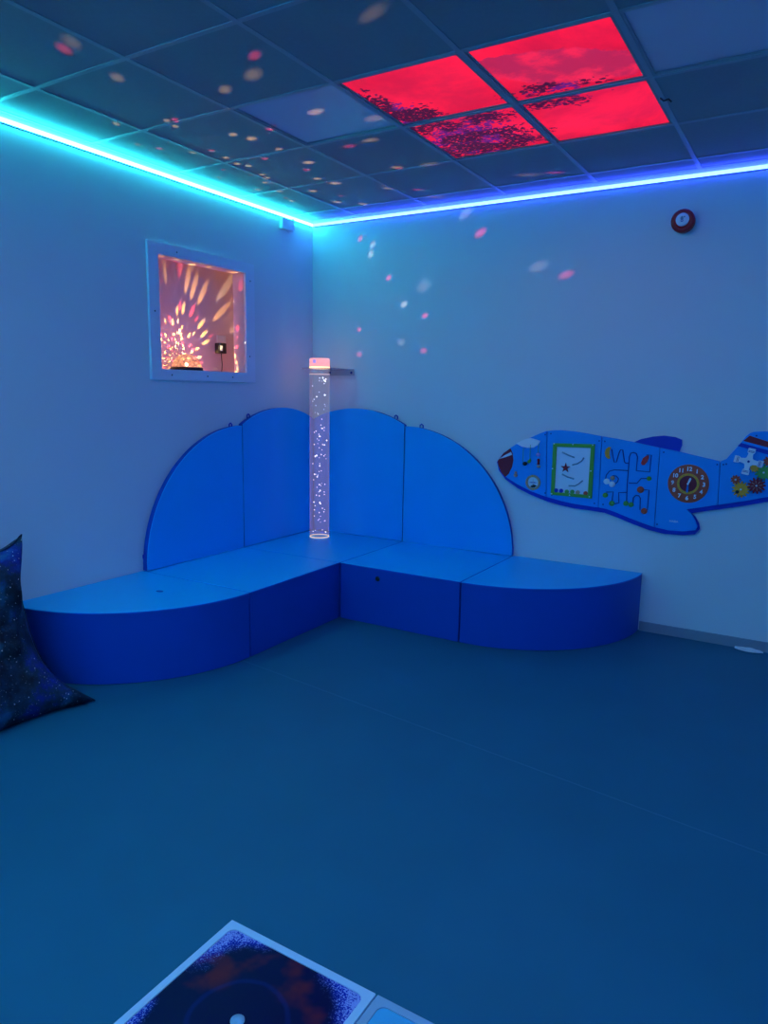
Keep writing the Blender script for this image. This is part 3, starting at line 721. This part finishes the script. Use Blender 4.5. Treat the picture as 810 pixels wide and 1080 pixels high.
# nose
CUR = nose
part('nose_cone', wallp([(1.64, 1.053), (1.68, 1.108), (1.729, 1.144), (1.746, 1.112), (1.754, 1.063), (1.747, 1.016), (1.725, 0.968), (1.7, 0.942), (1.669, 0.974), (1.645, 1.02)], YP-.0001, YP-.004), M['maroon'], label='dark red nose')
part('nose_stripe', wallp([(1.651, 1.067), (1.688, 1.093), (1.736, 1.12), (1.745, 1.101), (1.696, 1.081)], YP-.0041, YP-.006), M['pale'], label='white stripe on the nose')
part('windscreen', wallp([(1.772, 1.18), (1.825, 1.21), (1.872, 1.222), (1.909, 1.214), (1.94, 1.205), (1.928, 1.18), (1.896, 1.158), (1.855, 1.155), (1.814, 1.161)], YP-.0001, YP-.010), M['pale'], label='white cockpit windscreen')
def hang(x0, z0, z1, y=-.046):
    return tube(bmesh.new(), [(x0, y, z0), (x0, y, z1)], .0016, 5)
def wpt(l): return l[0]
for k, (a, b) in enumerate([((1.826, 1.152), (1.83, 1.058)), ((1.875, 1.177), (1.88, 1.074)), ((1.932, 1.187), (1.935, 1.126))]):
    part('cord', hang(a[0], a[1], b[1]), M['green'])
(x, z), = [(1.842, 1.046)]; bm = bmesh.new(); ball(bm, (x, -.046, z), .016, 2, (1,.6,.9)); part('dark_bead', bm, M['black'], None, True)
(x, z), = [(1.871, 1.065)]; part('leaf_bead', wallp([(x-.008,z-.012),(x-.012,z+.004),(x-.004,z+.006),(x+.008,z+.020),(x+.012,z+.002),(x+.004,z-.014)], -.040, -.050), M['green'])
(x, z), = [(1.933, 1.113)]; bm = bmesh.new(); ball(bm, (x, -.046, z), .015, 2, (1,.6,.9)); part('lilac_bead', bm, M['lilac'], None, True)
(x, z), = [(1.937, 1.066)]; bm = lathe(bmesh.new(), [(.007,-.02),(.011,-.016),(.007,-.004),(.010,.008),(.006,.020)], 12, (x,-.046), 'z', z); part('red_bead', bm, M['maroon'], None, True)
(x, z), = [(1.94, 1.033)]; bm = bmesh.new(); ball(bm, (x, -.046, z), .013, 2, (1,.6,.8)); part('wooden_bead', bm, M['tan'], None, True)
(x, z), = [(1.777, 0.96)]; bm = bmesh.new(); ball(bm, (x, -.042, z), .014, 2, (1,.6,.9)); ball(bm, (x, -.042, z+.019), .009, 2, (1,.7,1)); part('wooden_figure', bm, M['tan'], None, True)
(x, z), = [(1.905, 0.92)]
CUR = None
cmp_ = part('compass_ring', ringsolid(x, z, .038, .052, YP-.0002, YP-.012), M['tan'], None, label='wooden compass ring')
CUR = cmp_
part('compass_face', dot(bmesh.new(), x, z, .038, YP-.0002, .004, 32), M['panel'])
bm = wallp([(x-.030,z),(x,z+.004),(x+.030,z),(x,z-.004)], YP-.005, YP-.007); part('compass_needle', bm, M['navy'])
bm = wallp([(x,z+.030),(x+.0035,z),(x,z-.026),(x-.0035,z)], YP-.0075, YP-.009); part('compass_needle', bm, M['steel'])
part('compass_wedge', wallp([(x-.02,z-.03),(x,z-.012),(x+.028,z-.020),(x+.012,z-.034),(x-.005,z-.036)], YP-.0045, YP-.0052), M['black'])
for k in range(4):
    a = PI/2*k+.1; part('compass_stud', dot(bmesh.new(), x+.045*math.cos(a), z+.045*math.sin(a), .005, YP-.012, .003, 10), M['yellow'], None, True)

# bead window
CUR = None
def zc(X, Y): return None
fo = [(2.032, 1.195), (2.31, 1.202), (2.311, 0.845), (2.034, 0.848)]; fi = [(2.058, 1.173), (2.285, 1.177), (2.284, 0.867), (2.058, 0.867)]
bm = bmesh.new(); vv = [[bm.verts.new((x, y, z)) for x, z in L_] for L_ in (fo, fi) for y in (YP-.0002, YP-.012)]
for i in range(4):
    j = (i+1) % 4
    bm.faces.new((vv[1][i], vv[1][j], vv[3][j], vv[3][i])); bm.faces.new((vv[0][i], vv[2][i], vv[2][j], vv[0][j]))
    bm.faces.new((vv[0][i], vv[0][j], vv[1][j], vv[1][i])); bm.faces.new((vv[2][i], vv[3][i], vv[3][j], vv[2][j]))
gf = part('green_frame', bm, M['green'], label='green wooden frame'); bevel(gf, .002, 2)
CUR = gf
part('bead_panel', wallp(fi, YP-.0002, YP-.003), M['panel'], label='pale blue bead panel')
for x, z in [(2.04, 1.192), (2.167, 1.194), (2.298, 1.196), (2.038, 1.025), (2.295, 1.027), (2.041, 0.855), (2.164, 0.856), (2.296, 0.857)]:
    part('frame_screw', dot(bmesh.new(), x, z, .0045, YP-.012, .003, 10), M['pale'], None, True)
(x, z), = [(2.125, 1.035)]
st = []
for k in range(10):
    r = .034 if k % 2 == 0 else .013; a = PI/2+PI*k/5; st.append((x+r*math.cos(a), z+r*math.sin(a)))
part('starfish', wallp(st, YP-.004, YP-.011), M['maroon'], label='dark red starfish')
part('starfish_stud', dot(bmesh.new(), x, z, .006, YP-.011, .003, 10), M['red'], None, True)
for L_ in ([(2.096, 1.138), (2.138, 1.121), (2.18, 1.108)], [(2.169, 1.058), (2.202, 1.068), (2.23, 1.088), (2.243, 1.11)], [(2.104, 0.992), (2.141, 0.976), (2.186, 0.965)], [(2.153, 0.918), (2.194, 0.92), (2.22, 0.936), (2.244, 0.959)]):
    part('curved_rail', tube(bmesh.new(), [(x, YP-.007, z) for x, z in L_], .005, 6), M['channel'], None, True)
for k, (x, z) in enumerate([(2.069, 0.879), (2.103, 0.879), (2.142, 0.877), (2.179, 0.879), (2.216, 0.878), (2.268, 0.876)]):
    part('round_bead', dot(bmesh.new(), x, z, .014, YP-.0035, .008, 20), [M['navy'],M['navy'],M['leaf'],M['leaf'],M['tan'],M['brown']][k], None, True)

# maze
CUR = mazep
def zC(l): return [(630+a/11.57, 455+b/11.57) for a, b in l]
for L_ in ([(2.417, 1.176), (2.427, 1.132), (2.438, 1.093), (2.451, 1.094), (2.465, 1.155), (2.473, 1.174), (2.486, 1.174), (2.502, 1.099), (2.51, 1.091), (2.53, 1.092)],
 [(2.53, 1.091), (2.53, 1.133), (2.538, 1.156), (2.553, 1.161), (2.571, 1.156), (2.58, 1.135), (2.579, 1.047), (2.661, 1.045), (2.663, 1.151), (2.634, 1.149)],
 [(2.53, 1.091), (2.53, 1.044), (2.529, 0.959), (2.533, 0.832)],
 [(2.53, 1.044), (2.444, 1.043), (2.413, 1.033), (2.394, 1.007), (2.39, 0.98)],
 [(2.421, 0.991), (2.436, 1.005), (2.457, 1.004), (2.472, 0.989), (2.469, 0.97), (2.455, 0.953)],
 [(2.539, 0.965), (2.589, 0.968), (2.612, 1.0), (2.657, 1.004)],
 [(2.63, 0.929), (2.665, 0.931), (2.664, 0.802), (2.644, 0.794)],
 [(2.573, 0.836), (2.573, 0.873), (2.587, 0.89), (2.605, 0.889), (2.616, 0.874), (2.619, 0.798)],
 [(2.401, 0.895), (2.445, 0.9), (2.441, 0.84)],
 [(2.533, 0.904), (2.48, 0.898), (2.484, 0.844), (2.486, 0.832), (2.458, 0.823)]):
    bm = tube(bmesh.new(), [(x, YP-.0012, z) for x, z in L_], .0034, 6)
    part('groove', bm, M['groove'], None, True)
def knob(c, r, m, name, h=.012):
    part(name, dot(bmesh.new(), c[0], c[1], r, YP-.002, h, 20), m, None, True)
K = [(2.397, 1.151), (2.628, 1.116), (2.4, 0.965), (2.435, 0.95), (2.436, 0.99), (2.661, 1.003), (2.614, 0.929), (2.397, 0.875), (2.442, 0.825), (2.53, 0.833), (2.563, 0.828), (2.646, 0.795)]
x, z = K[0]; part('moon_knob', wallp([(x+.016,z+.036),(x+.002,z+.038),(x-.014,z+.024),(x-.019,z),(x-.014,z-.024),(x+.002,z-.038),(x+.016,z-.036),(x+.009,z-.012),(x+.009,z+.012)], YP-.002, YP-.014), M['yellow'], label='yellow crescent knob')
x, z = K[1]; part('leaf_knob', wallp([(x-.022,z-.016),(x-.014,z-.030),(x,z-.028),(x+.014,z-.010),(x+.022,z+.016),(x+.020,z+.032),(x+.004,z+.028),(x-.012,z+.014)], YP-.002, YP-.014), M['red'], label='red leaf knob')
for i, m_, r in ((2,'pale',.019),(3,'pale',.019),(4,'tan',.014),(5,'green',.014),(6,'brown',.021),(7,'green',.016),(8,'leaf',.017),(9,'leaf',.016),(10,'leaf',.016),(11,'brown',.019)):
    knob(K[i], r, M[m_], 'round_knob')

# clock
CUR = None
(cx, cz), = [(2.892, 0.989)]
rx = .118; 
dial = part('clock_dial', dot(bmesh.new(), cx, cz, rx, YP-.0002, .008, 64), M['brown'], None, label='round brown clock dial')
CUR = dial
part('clock_ring', ringsolid(cx, cz, .050, .064, YP-.008, YP-.013, 48), M['yellow'], label='yellow inner ring')
part('clock_centre', dot(bmesh.new(), cx, cz, .050, YP-.008, .003, 40), M['maroon'], label='dark red clock centre')
for k in range(12):
    a = PI/2-k*PI/6
    part('ring_mark', dot(bmesh.new(), cx+.057*math.cos(a), cz+.057*math.sin(a), .0028, YP-.013, .001, 8), M['leaf'])
def text(s, size, x, z, y, m, name, lab=None, bold=.0):
    cu = bpy.data.curves.new('txt', 'FONT'); cu.body = s; cu.size = size; cu.align_x = 'CENTER'; cu.align_y = 'CENTER'; cu.extrude = .0008; cu.offset = bold
    cu.resolution_u = 4
    ob = bpy.data.objects.new('txt', cu); C.objects.link(ob)
    dg = bpy.context.evaluated_depsgraph_get(); dg.update()
    me = bpy.data.meshes.new_from_object(ob.evaluated_get(dg))
    bpy.data.objects.remove(ob); bpy.data.curves.remove(cu)
    me.transform(Matrix.Translation((x, y, z)) @ Matrix.Rotation(PI/2, 4, 'X'))
    o = link(name, me, m); o.parent = CUR or ab; o.matrix_parent_inverse = Matrix.Identity(4) if CUR else Matrix.Translation(-Vector(ab.location))
    if lab: o['label'] = lab
    return o
for k in range(1, 13):
    a = PI/2-k*PI/6
    text(str(k), .034, cx+.090*math.cos(a), cz+.090*math.sin(a), YP-.0092, M['pale'], 'numeral', 'white numeral %d' % k, .0012)
def hand(ang, L_, w_, y):
    d = Vector((math.sin(ang), math.cos(ang))); n_ = Vector((d.y, -d.x))
    P_ = [d*-.004+n_*w_*.5, d*L_*.6+n_*w_, d*L_*.85+n_*w_*.9, d*L_, d*L_*.85-n_*w_*.9, d*L_*.6-n_*w_, d*-.004-n_*w_*.5]
    return wallp([(cx+p.x, cz+p.y) for p in P_], y, y-.004)
part('hour_hand', hand(math.radians(20), .040, .0065, YP-.0115), M['pale'], label='white hour hand')
part('minute_hand', hand(math.radians(181), .056, .0060, YP-.016), mat('hand_blue', (.02,.22,.62), .4), label='blue minute hand')
part('hand_stud', dot(bmesh.new(), cx, cz, .006, YP-.0205, .003, 12), M['pale'], None, True)
(x, z), = [(2.826, 0.746)]; CUR = clockp; text('HABA', .020, x, z, YP-.0002, M['panel'], 'maker_lettering', 'small pale lettering')
(x, z), = [(2.827, 0.727)]; part('lettering_line', bbox((x-.045, YP-.0012, z-.0012), (x+.045, YP-.0002, z+.0012)), M['board'])

# tail
CUR = tailp
part('tail_stripe', wallp([(3.204, 1.296), (3.301, 1.266), (3.425, 1.229), (3.43, 1.195), (3.305, 1.232), (3.172, 1.264)], YP-.0001, YP-.004), M['maroon'], label='dark red tail stripe')
part('tail_stripe', wallp([(3.162, 1.252), (3.306, 1.216), (3.432, 1.184), (3.436, 1.16), (3.308, 1.191), (3.145, 1.233)], YP-.0001, YP-.004), M['navy'], label='navy tail stripe')
def gear(c, r, teeth, m, name, y0=YP-.002, label=None, inner=.72):
    pts = []
    for k in range(teeth*4):
        a = 2*PI*k/(teeth*4); rr = r if k % 4 in (0, 1) else r*inner
        pts.append((c[0]+rr*math.cos(a), c[1]+rr*math.sin(a)))
    o = part(name, wallp(pts, y0, y0-.010), m, label=label); return o
PC, G1, G2, G3, G4, G5, G6 = [(3.213, 1.147), (3.296, 1.086), (3.246, 1.111), (3.152, 1.034), (3.185, 0.978), (3.266, 1.008), (3.316, 1.153)]
gear(G1, .047, 13, M['leaf'], 'gear', YP-.002, 'green gear')
gear(G2, .026, 9, M['yellow'], 'gear', YP-.013, 'small yellow gear')
gear(G3, .028, 9, M['brown'], 'gear', YP-.002, 'small brown gear')
gear(G4, .049, 13, M['yellow'], 'gear', YP-.002, 'large yellow gear')
gear(G5, .049, 13, M['maroon'], 'gear', YP-.013, 'dark red gear')
gear(G6, .030, 9, M['brown'], 'gear', YP-.002, 'brown gear at the edge')
for c, y in ((G1, YP-.012), (G3, YP-.012), (G4, YP-.012), (G5, YP-.023)):
    part('gear_stud', dot(bmesh.new(), c[0], c[1], .006, y, .003, 10), M['pale'], None, True)
for k in range(8):
    a = 2*PI*k/8+.2
    bm = tube(bmesh.new(), [(G5[0]+.014*math.cos(a), YP-.0235, G5[1]+.014*math.sin(a)), (G5[0]+.031*math.cos(a), YP-.0235, G5[1]+.031*math.sin(a))], .0017, 5)
    part('spoke', bm, M['tan'])
part('gear_hole', dot(bmesh.new(), G4[0]-.018, G4[1]-.016, .011, YP-.012, .001, 12), M['black'])
# propeller: four paddle blades in one cut shape
bl = []
for k in range(4):
    a = math.radians(80+90*k); d = Vector((math.cos(a), math.sin(a))); n_ = Vector((-d.y, d.x))
    for r, w_ in ((.022, -.016), (.045, -.012), (.052, -.019), (.076, -.020), (.078, -.016), (.078, .016), (.076, .020), (.052, .019), (.045, .012), (.022, .016)):
        p = d*r+n_*w_; bl.append((PC[0]+p.x, PC[1]+p.y))
part('propeller', wallp(bl, YP-.024, YP-.032), M['pale'], label='white four bladed propeller')
for k in range(4):
    a = math.radians(80+90*k); d = Vector((math.cos(a), math.sin(a))); n_ = Vector((-d.y, d.x))
    for rr in (.054, .061):
        q = [d*rr+n_*.016, d*(rr+.003)+n_*.016, d*(rr+.003)-n_*.016, d*rr-n_*.016]
        part('blade_band', wallp([(PC[0]+p.x, PC[1]+p.y) for p in q], YP-.0321, YP-.0328), M['groove'])
part('propeller_hub', dot(bmesh.new(), PC[0], PC[1], .007, YP-.032, .003, 12), M['groove'], None, True)
part('propeller_axle', dot(bmesh.new(), PC[0], PC[1], .010, YP-.0002, .0238, 12), M['pale'], None)

# ------------------------------------------------------------------ bean bag
def galaxy():
    m = bpy.data.materials.new('starry_fabric'); m.use_nodes = True; nt = m.node_tree; N = nt.nodes; L = nt.links
    b = N['Principled BSDF']; b.inputs['Roughness'].default_value = .55; b.inputs['Specular IOR Level'].default_value = .3
    tc = N.new('ShaderNodeTexCoord')
    n1 = N.new('ShaderNodeTexNoise'); n1.inputs['Scale'].default_value = 4.5; n1.inputs['Detail'].default_value = 7; n1.inputs['Roughness'].default_value = .65; L.new(tc.outputs['Object'], n1.inputs['Vector'])
    cr = N.new('ShaderNodeValToRGB'); L.new(n1.outputs['Fac'], cr.inputs[0]); e = cr.color_ramp.elements
    e[0].position = .40; e[0].color = (.004,.010,.02,1); e[1].position = .72; e[1].color = (.02,.06,.55,1)
    k = e.new(.50); k.color = (.008,.035,.07,1); k = e.new(.58); k.color = (.008,.022,.22,1)
    n3 = N.new('ShaderNodeTexNoise'); n3.inputs['Scale'].default_value = 9; n3.inputs['Detail'].default_value = 6; L.new(tc.outputs['Object'], n3.inputs['Vector'])
    mr = N.new('ShaderNodeMapRange'); mr.inputs['From Min'].default_value = .56; mr.inputs['From Max'].default_value = .68; mr.inputs['To Max'].default_value = .6; L.new(n3.outputs['Fac'], mr.inputs['Value'])
    mx0 = N.new('ShaderNodeMix'); mx0.data_type = 'RGBA'; L.new(mr.outputs[0], mx0.inputs['Factor']); L.new(cr.outputs[0], mx0.inputs['A']); mx0.inputs['B'].default_value = (.02,.16,.24,1)
    prev = mx0.outputs['Result']
    for sc_, th, br in ((55, .09, .9), (110, .10, .45)):
        vo = N.new('ShaderNodeTexVoronoi'); vo.inputs['Scale'].default_value = sc_; L.new(tc.outputs['Object'], vo.inputs['Vector'])
        sep = N.new('ShaderNodeSeparateColor'); L.new(vo.outputs['Color'], sep.inputs[0])
        th_ = N.new('ShaderNodeMath'); th_.operation = 'MULTIPLY'; th_.inputs[1].default_value = th*1.6; L.new(sep.outputs[0], th_.inputs[0])
        lt = N.new('ShaderNodeMath'); lt.operation = 'LESS_THAN'; L.new(vo.outputs['Distance'], lt.inputs[0]); L.new(th_.outputs[0], lt.inputs[1])
        mx = N.new('ShaderNodeMix'); mx.data_type = 'RGBA'; L.new(lt.outputs[0], mx.inputs['Factor']); L.new(prev, mx.inputs['A']); mx.inputs['B'].default_value = (br, br, br, 1); prev = mx.outputs['Result']
    L.new(prev, b.inputs['Base Color'])
    n2 = N.new('ShaderNodeTexNoise'); n2.inputs['Scale'].default_value = 5; n2.inputs['Detail'].default_value = 5; L.new(tc.outputs['Object'], n2.inputs['Vector'])
    bp = N.new('ShaderNodeBump'); bp.inputs['Strength'].default_value = .6; bp.inputs['Distance'].default_value = .05; L.new(n2.outputs['Fac'], bp.inputs['Height']); L.new(bp.outputs[0], b.inputs['Normal'])
    return m
def poly_eval(pl, t):
    s = t*(len(pl)-1); i = min(int(s), len(pl)-2); f = s-i
    # catmull-rom
    p0 = Vector(pl[max(i-1,0)]); p1 = Vector(pl[i]); p2 = Vector(pl[i+1]); p3 = Vector(pl[min(i+2, len(pl)-1)])
    return .5*((2*p1)+(-p0+p2)*f+(2*p0-5*p1+4*p2-p3)*f*f+(-p0+3*p1-3*p2+p3)*f*f*f)
Rr = [(.67,-2.655,.012), (.52,-2.745,.115), (.40,-2.765,.24), (.30,-2.755,.42), (.275,-2.765,.60), (.27,-2.725,.80)]
Lr = [(.68,-3.62,.012), (.55,-3.54,.12), (.42,-3.50,.25), (.31,-3.50,.42), (.26,-3.52,.60), (.24,-3.60,.80)]
Br = [Rr[0], (.60,-2.86,.012), (.59,-3.15,.012), (.61,-3.42,.012), Lr[0]]
Tr = [Rr[-1], (.27,-2.83,.735), (.25,-3.15,.70), (.25,-3.45,.74), Lr[-1]]
NU, NV = 44, 40
def coons(u, v):
    r, l, b, t = poly_eval(Rr, v), poly_eval(Lr, v), poly_eval(Br, u), poly_eval(Tr, u)
    c = (1-u)*(1-v)*Vector(Rr[0]) + u*(1-v)*Vector(Lr[0]) + (1-u)*v*Vector(Rr[-1]) + u*v*Vector(Lr[-1])
    return (1-u)*r+u*l+(1-v)*b+v*t-c
bm = bmesh.new(); fr_ = []; bk_ = []
from mathutils import noise as mnoise
for i in range(NU+1):
    a, b2 = [], []
    for j in range(NV+1):
        u, v = i/NU, j/NV; p = coons(u, v)
        e = 1e-3; nn = (coons(min(u+e,1), v)-coons(max(u-e,0), v)).cross(coons(u, min(v+e,1))-coons(u, max(v-e,0))).normalized()
        if nn.x < 0: nn = -nn
        s = max(0, math.sin(PI*u)*math.sin(PI*v))**.5
        edge = min(u, 1-u, v, 1-v)
        wr = mnoise.noise(p*5.5)*.055*s + mnoise.noise(p*13)*.020*s
        q = p+nn*(.20*s+wr); q2 = p-nn*(.24*s)
        for w_ in (q, q2):
            w_.x = max(w_.x, .016); w_.z = max(w_.z, .004)
        va = bm.verts.new(q); vb = va if s < 1e-4 else bm.verts.new(q2)
        a.append(va); b2.append(vb)
    fr_.append(a); bk_.append(b2)
for grid_ in (fr_, bk_):
    for i in range(NU):
        for j in range(NV):
            fs = []
            for v_ in (grid_[i][j], grid_[i+1][j], grid_[i+1][j+1], grid_[i][j+1]):
                if v_ not in fs: fs.append(v_)
            if len(fs) >= 3:
                try: bm.faces.new(fs)
                except ValueError: pass
bb = empty('bean_bag', (.4, -3.1, 0), label='dark galaxy print bean bag against left wall beside the foam seat', cat='bean bag')
for v_ in bm.verts: v_.co -= Vector(bb.location)
o = obj('fabric_cover', bm, galaxy(), bb, True)
bm = bmesh.new()
pth = [poly_eval(Rr, t/20) for t in range(21)] + [poly_eval(Tr, t/20) for t in range(1, 21)]
tube(bm, [p-Vector(bb.location)+Vector((0,0,.001)) for p in pth], .004, 6)
obj('seam', bm, mat('dark_seam', (.006,.012,.05), .6), bb, True)

# ------------------------------------------------------------------ liquid floor tiles
def liquid():
    m = bpy.data.materials.new('coloured_liquid'); m.use_nodes = True; nt = m.node_tree; N = nt.nodes; L = nt.links
    b = N['Principled BSDF']; b.inputs['Roughness'].default_value = .35; b.inputs['Specular IOR Level'].default_value = .12
    tc = N.new('ShaderNodeTexCoord')
    sp = N.new('ShaderNodeSeparateXYZ'); L.new(tc.outputs['Object'], sp.inputs[0])
    def nz(s, d=3, r=.5):
        n = N.new('ShaderNodeTexNoise'); n.inputs['Scale'].default_value = s; n.inputs['Detail'].default_value = d; n.inputs['Roughness'].default_value = r
        L.new(tc.outputs['Object'], n.inputs['Vector']); return n.outputs['Fac']
    def mth(op, a, c=None):
        n = N.new('ShaderNodeMath'); n.operation = op
        for i, v in enumerate((a, c)):
            if v is None: continue
            if isinstance(v, (int, float)): n.inputs[i].default_value = v
            else: L.new(v, n.inputs[i])
        return n.outputs[0]
    def mixc(f, A, B):
        n = N.new('ShaderNodeMix'); n.data_type = 'RGBA'
        for key, v in (('Factor', f), ('A', A), ('B', B)):
            if isinstance(v, tuple): n.inputs[key].default_value = (*v, 1)
            else: L.new(v, n.inputs[key])
        return n.outputs['Result']
    def mr(v, a, b_, c=0, d=1):
        n = N.new('ShaderNodeMapRange'); n.interpolation_type = 'SMOOTHSTEP'; L.new(v, n.inputs['Value'])
        for i, x in zip(('From Min','From Max','To Min','To Max'), (a,b_,c,d)): n.inputs[i].default_value = x
        return n.outputs[0]
    edge = mth('MAXIMUM', mth('ABSOLUTE', sp.outputs[0]), mth('ABSOLUTE', sp.outputs[1]))     # distance out to the rim
    corner = mth('MULTIPLY', mth('ABSOLUTE', sp.outputs[0]), mth('ABSOLUTE', sp.outputs[1]))
    e2 = mth('ADD', mth('MULTIPLY', edge, .55), mth('MULTIPLY', corner, 3.0))
    e3 = mth('ADD', e2, mth('MULTIPLY', mth('SUBTRACT', nz(9), .5), .16))
    rad = N.new('ShaderNodeVectorMath'); rad.operation = 'LENGTH'; L.new(tc.outputs['Object'], rad.inputs[0])
    swirl = mr(mth('ADD', rad.outputs['Value'], mth('MULTIPLY', nz(5, 2), .14)), .16, .24)
    red = mth('MULTIPLY', mr(nz(7, 3), .50, .66), swirl)
    col = mixc(red, (.004,.002,.05), (.20,.012,.03))
    ring = mth('ABSOLUTE', mth('SUBTRACT', mth('ADD', rad.outputs['Value'], mth('MULTIPLY', nz(6), .03)), .135))
    col = mixc(mth('MULTIPLY', mr(ring, .002, .010, 1, 0), .25), col, (.01,.03,.25))
    blue = mr(e3, .15, .22)
    col = mixc(mth('MULTIPLY', blue, .8), col, (.01,.03,.55))
    speck = mth('GREATER_THAN', mth('ADD', nz(260, 2, .6), mr(e3, .15, .30, 0, .26)), .61)
    col = mixc(mth('MULTIPLY', speck, mr(e3, .14, .21)), col, (.45,.42,.85))
    L.new(col, b.inputs['Base Color'])
    return m
def tile(name, cx, cy, hw, label, kind):
    t = empty(name, (cx, cy, 0), label=label, cat='floor tile')
    bm = bmesh.new(); fw = .021
    prof = []
    def rr(h, r, n=6):
        pts = []
        for (sx, sy, a0) in ((1,1,0),(-1,1,PI/2),(-1,-1,PI),(1,-1,3*PI/2)):
            for k in range(n+1):
                a = a0+PI/2*k/n; pts.append((sx*(h-r)+r*math.cos(a), sy*(h-r)+r*math.sin(a)))
        return pts
    o_ = rr(hw, .003); i_ = rr(hw-fw, .022)
    loops = [[bm.verts.new((x, y, z)) for x, y in L_] for L_, z in ((o_, .001), (o_, .020), (i_, .020), (i_, .001))]
    n_ = len(o_)
    for q in range(4):
        A_, B_ = loops[q], loops[(q+1) % 4]
        for k in range(n_): bm.faces.new((A_[k], A_[(k+1) % n_], B_[(k+1) % n_], B_[k]))
    obj('frame', bm, mat('pale_tile_edge', (.72,.78,.95), .45, .4, .02) if kind else mat('pale_grey_edge', (.42,.52,.68), .45, .4, .02), t)['label'] = 'pale tile border'
    bm = floorp(rr(hw-fw-.0005, .0215), .001, .0175)
    if kind:
        obj('liquid_fill', bm, liquid(), t)['label'] = 'dark swirling liquid filled centre'
        bm = lathe(bmesh.new(), [(.0175, .0176), (.0175, .0195), (0, .0200)], 28); ct_ = obj('centre_disc', bm, mat('pale_disc', (.45,.60,.80), .4, .4, .35, 60), t, True); ct_['label'] = 'small pale round centre plug'
    else:
        obj('gel_fill', bm, mat('light_blue_gel', (.10,.55,.85), .25, .5, .12, 14), t)['label'] = 'light blue gel centre'
    return t
tile('liquid_floor_tile', 2.258+.2425, -3.407-.2425, .2415, 'square liquid floor tile with dark red and blue swirls in a pale border', 1)
tile('gel_floor_tile', 2.746+.2425, -3.407-.2425, .2415, 'light blue floor tile touching the right side of the dark liquid tile', 0)

# ------------------------------------------------------------------ scrap by the skirting
bm = bmesh.new(); rows = []
rr_ = random.Random(5)
for i in range(9):
    row = []
    for j in range(5):
        u, v = i/8, j/4
        wd = math.sin(PI*min(.97, u*.9+.08))
        row.append(bm.verts.new((3.235+.155*u, -.020-.05*v*wd-.012*(1-wd)-.01*u, .004+.016*math.sin(PI*v)*wd+.006*rr_.random()*math.sin(PI*v))))
    rows.append(row)
for i in range(8):
    for j in range(4): bm.faces.new((rows[i][j], rows[i+1][j], rows[i+1][j+1], rows[i][j+1]))
o = obj('paper_scrap', bm, M['white'], None, False); m_ = o.modifiers.new('solid', 'SOLIDIFY'); m_.thickness = .002; m_.offset = 1
tag(o, 'small crumpled white paper scrap on the floor against the right skirting', 'paper')
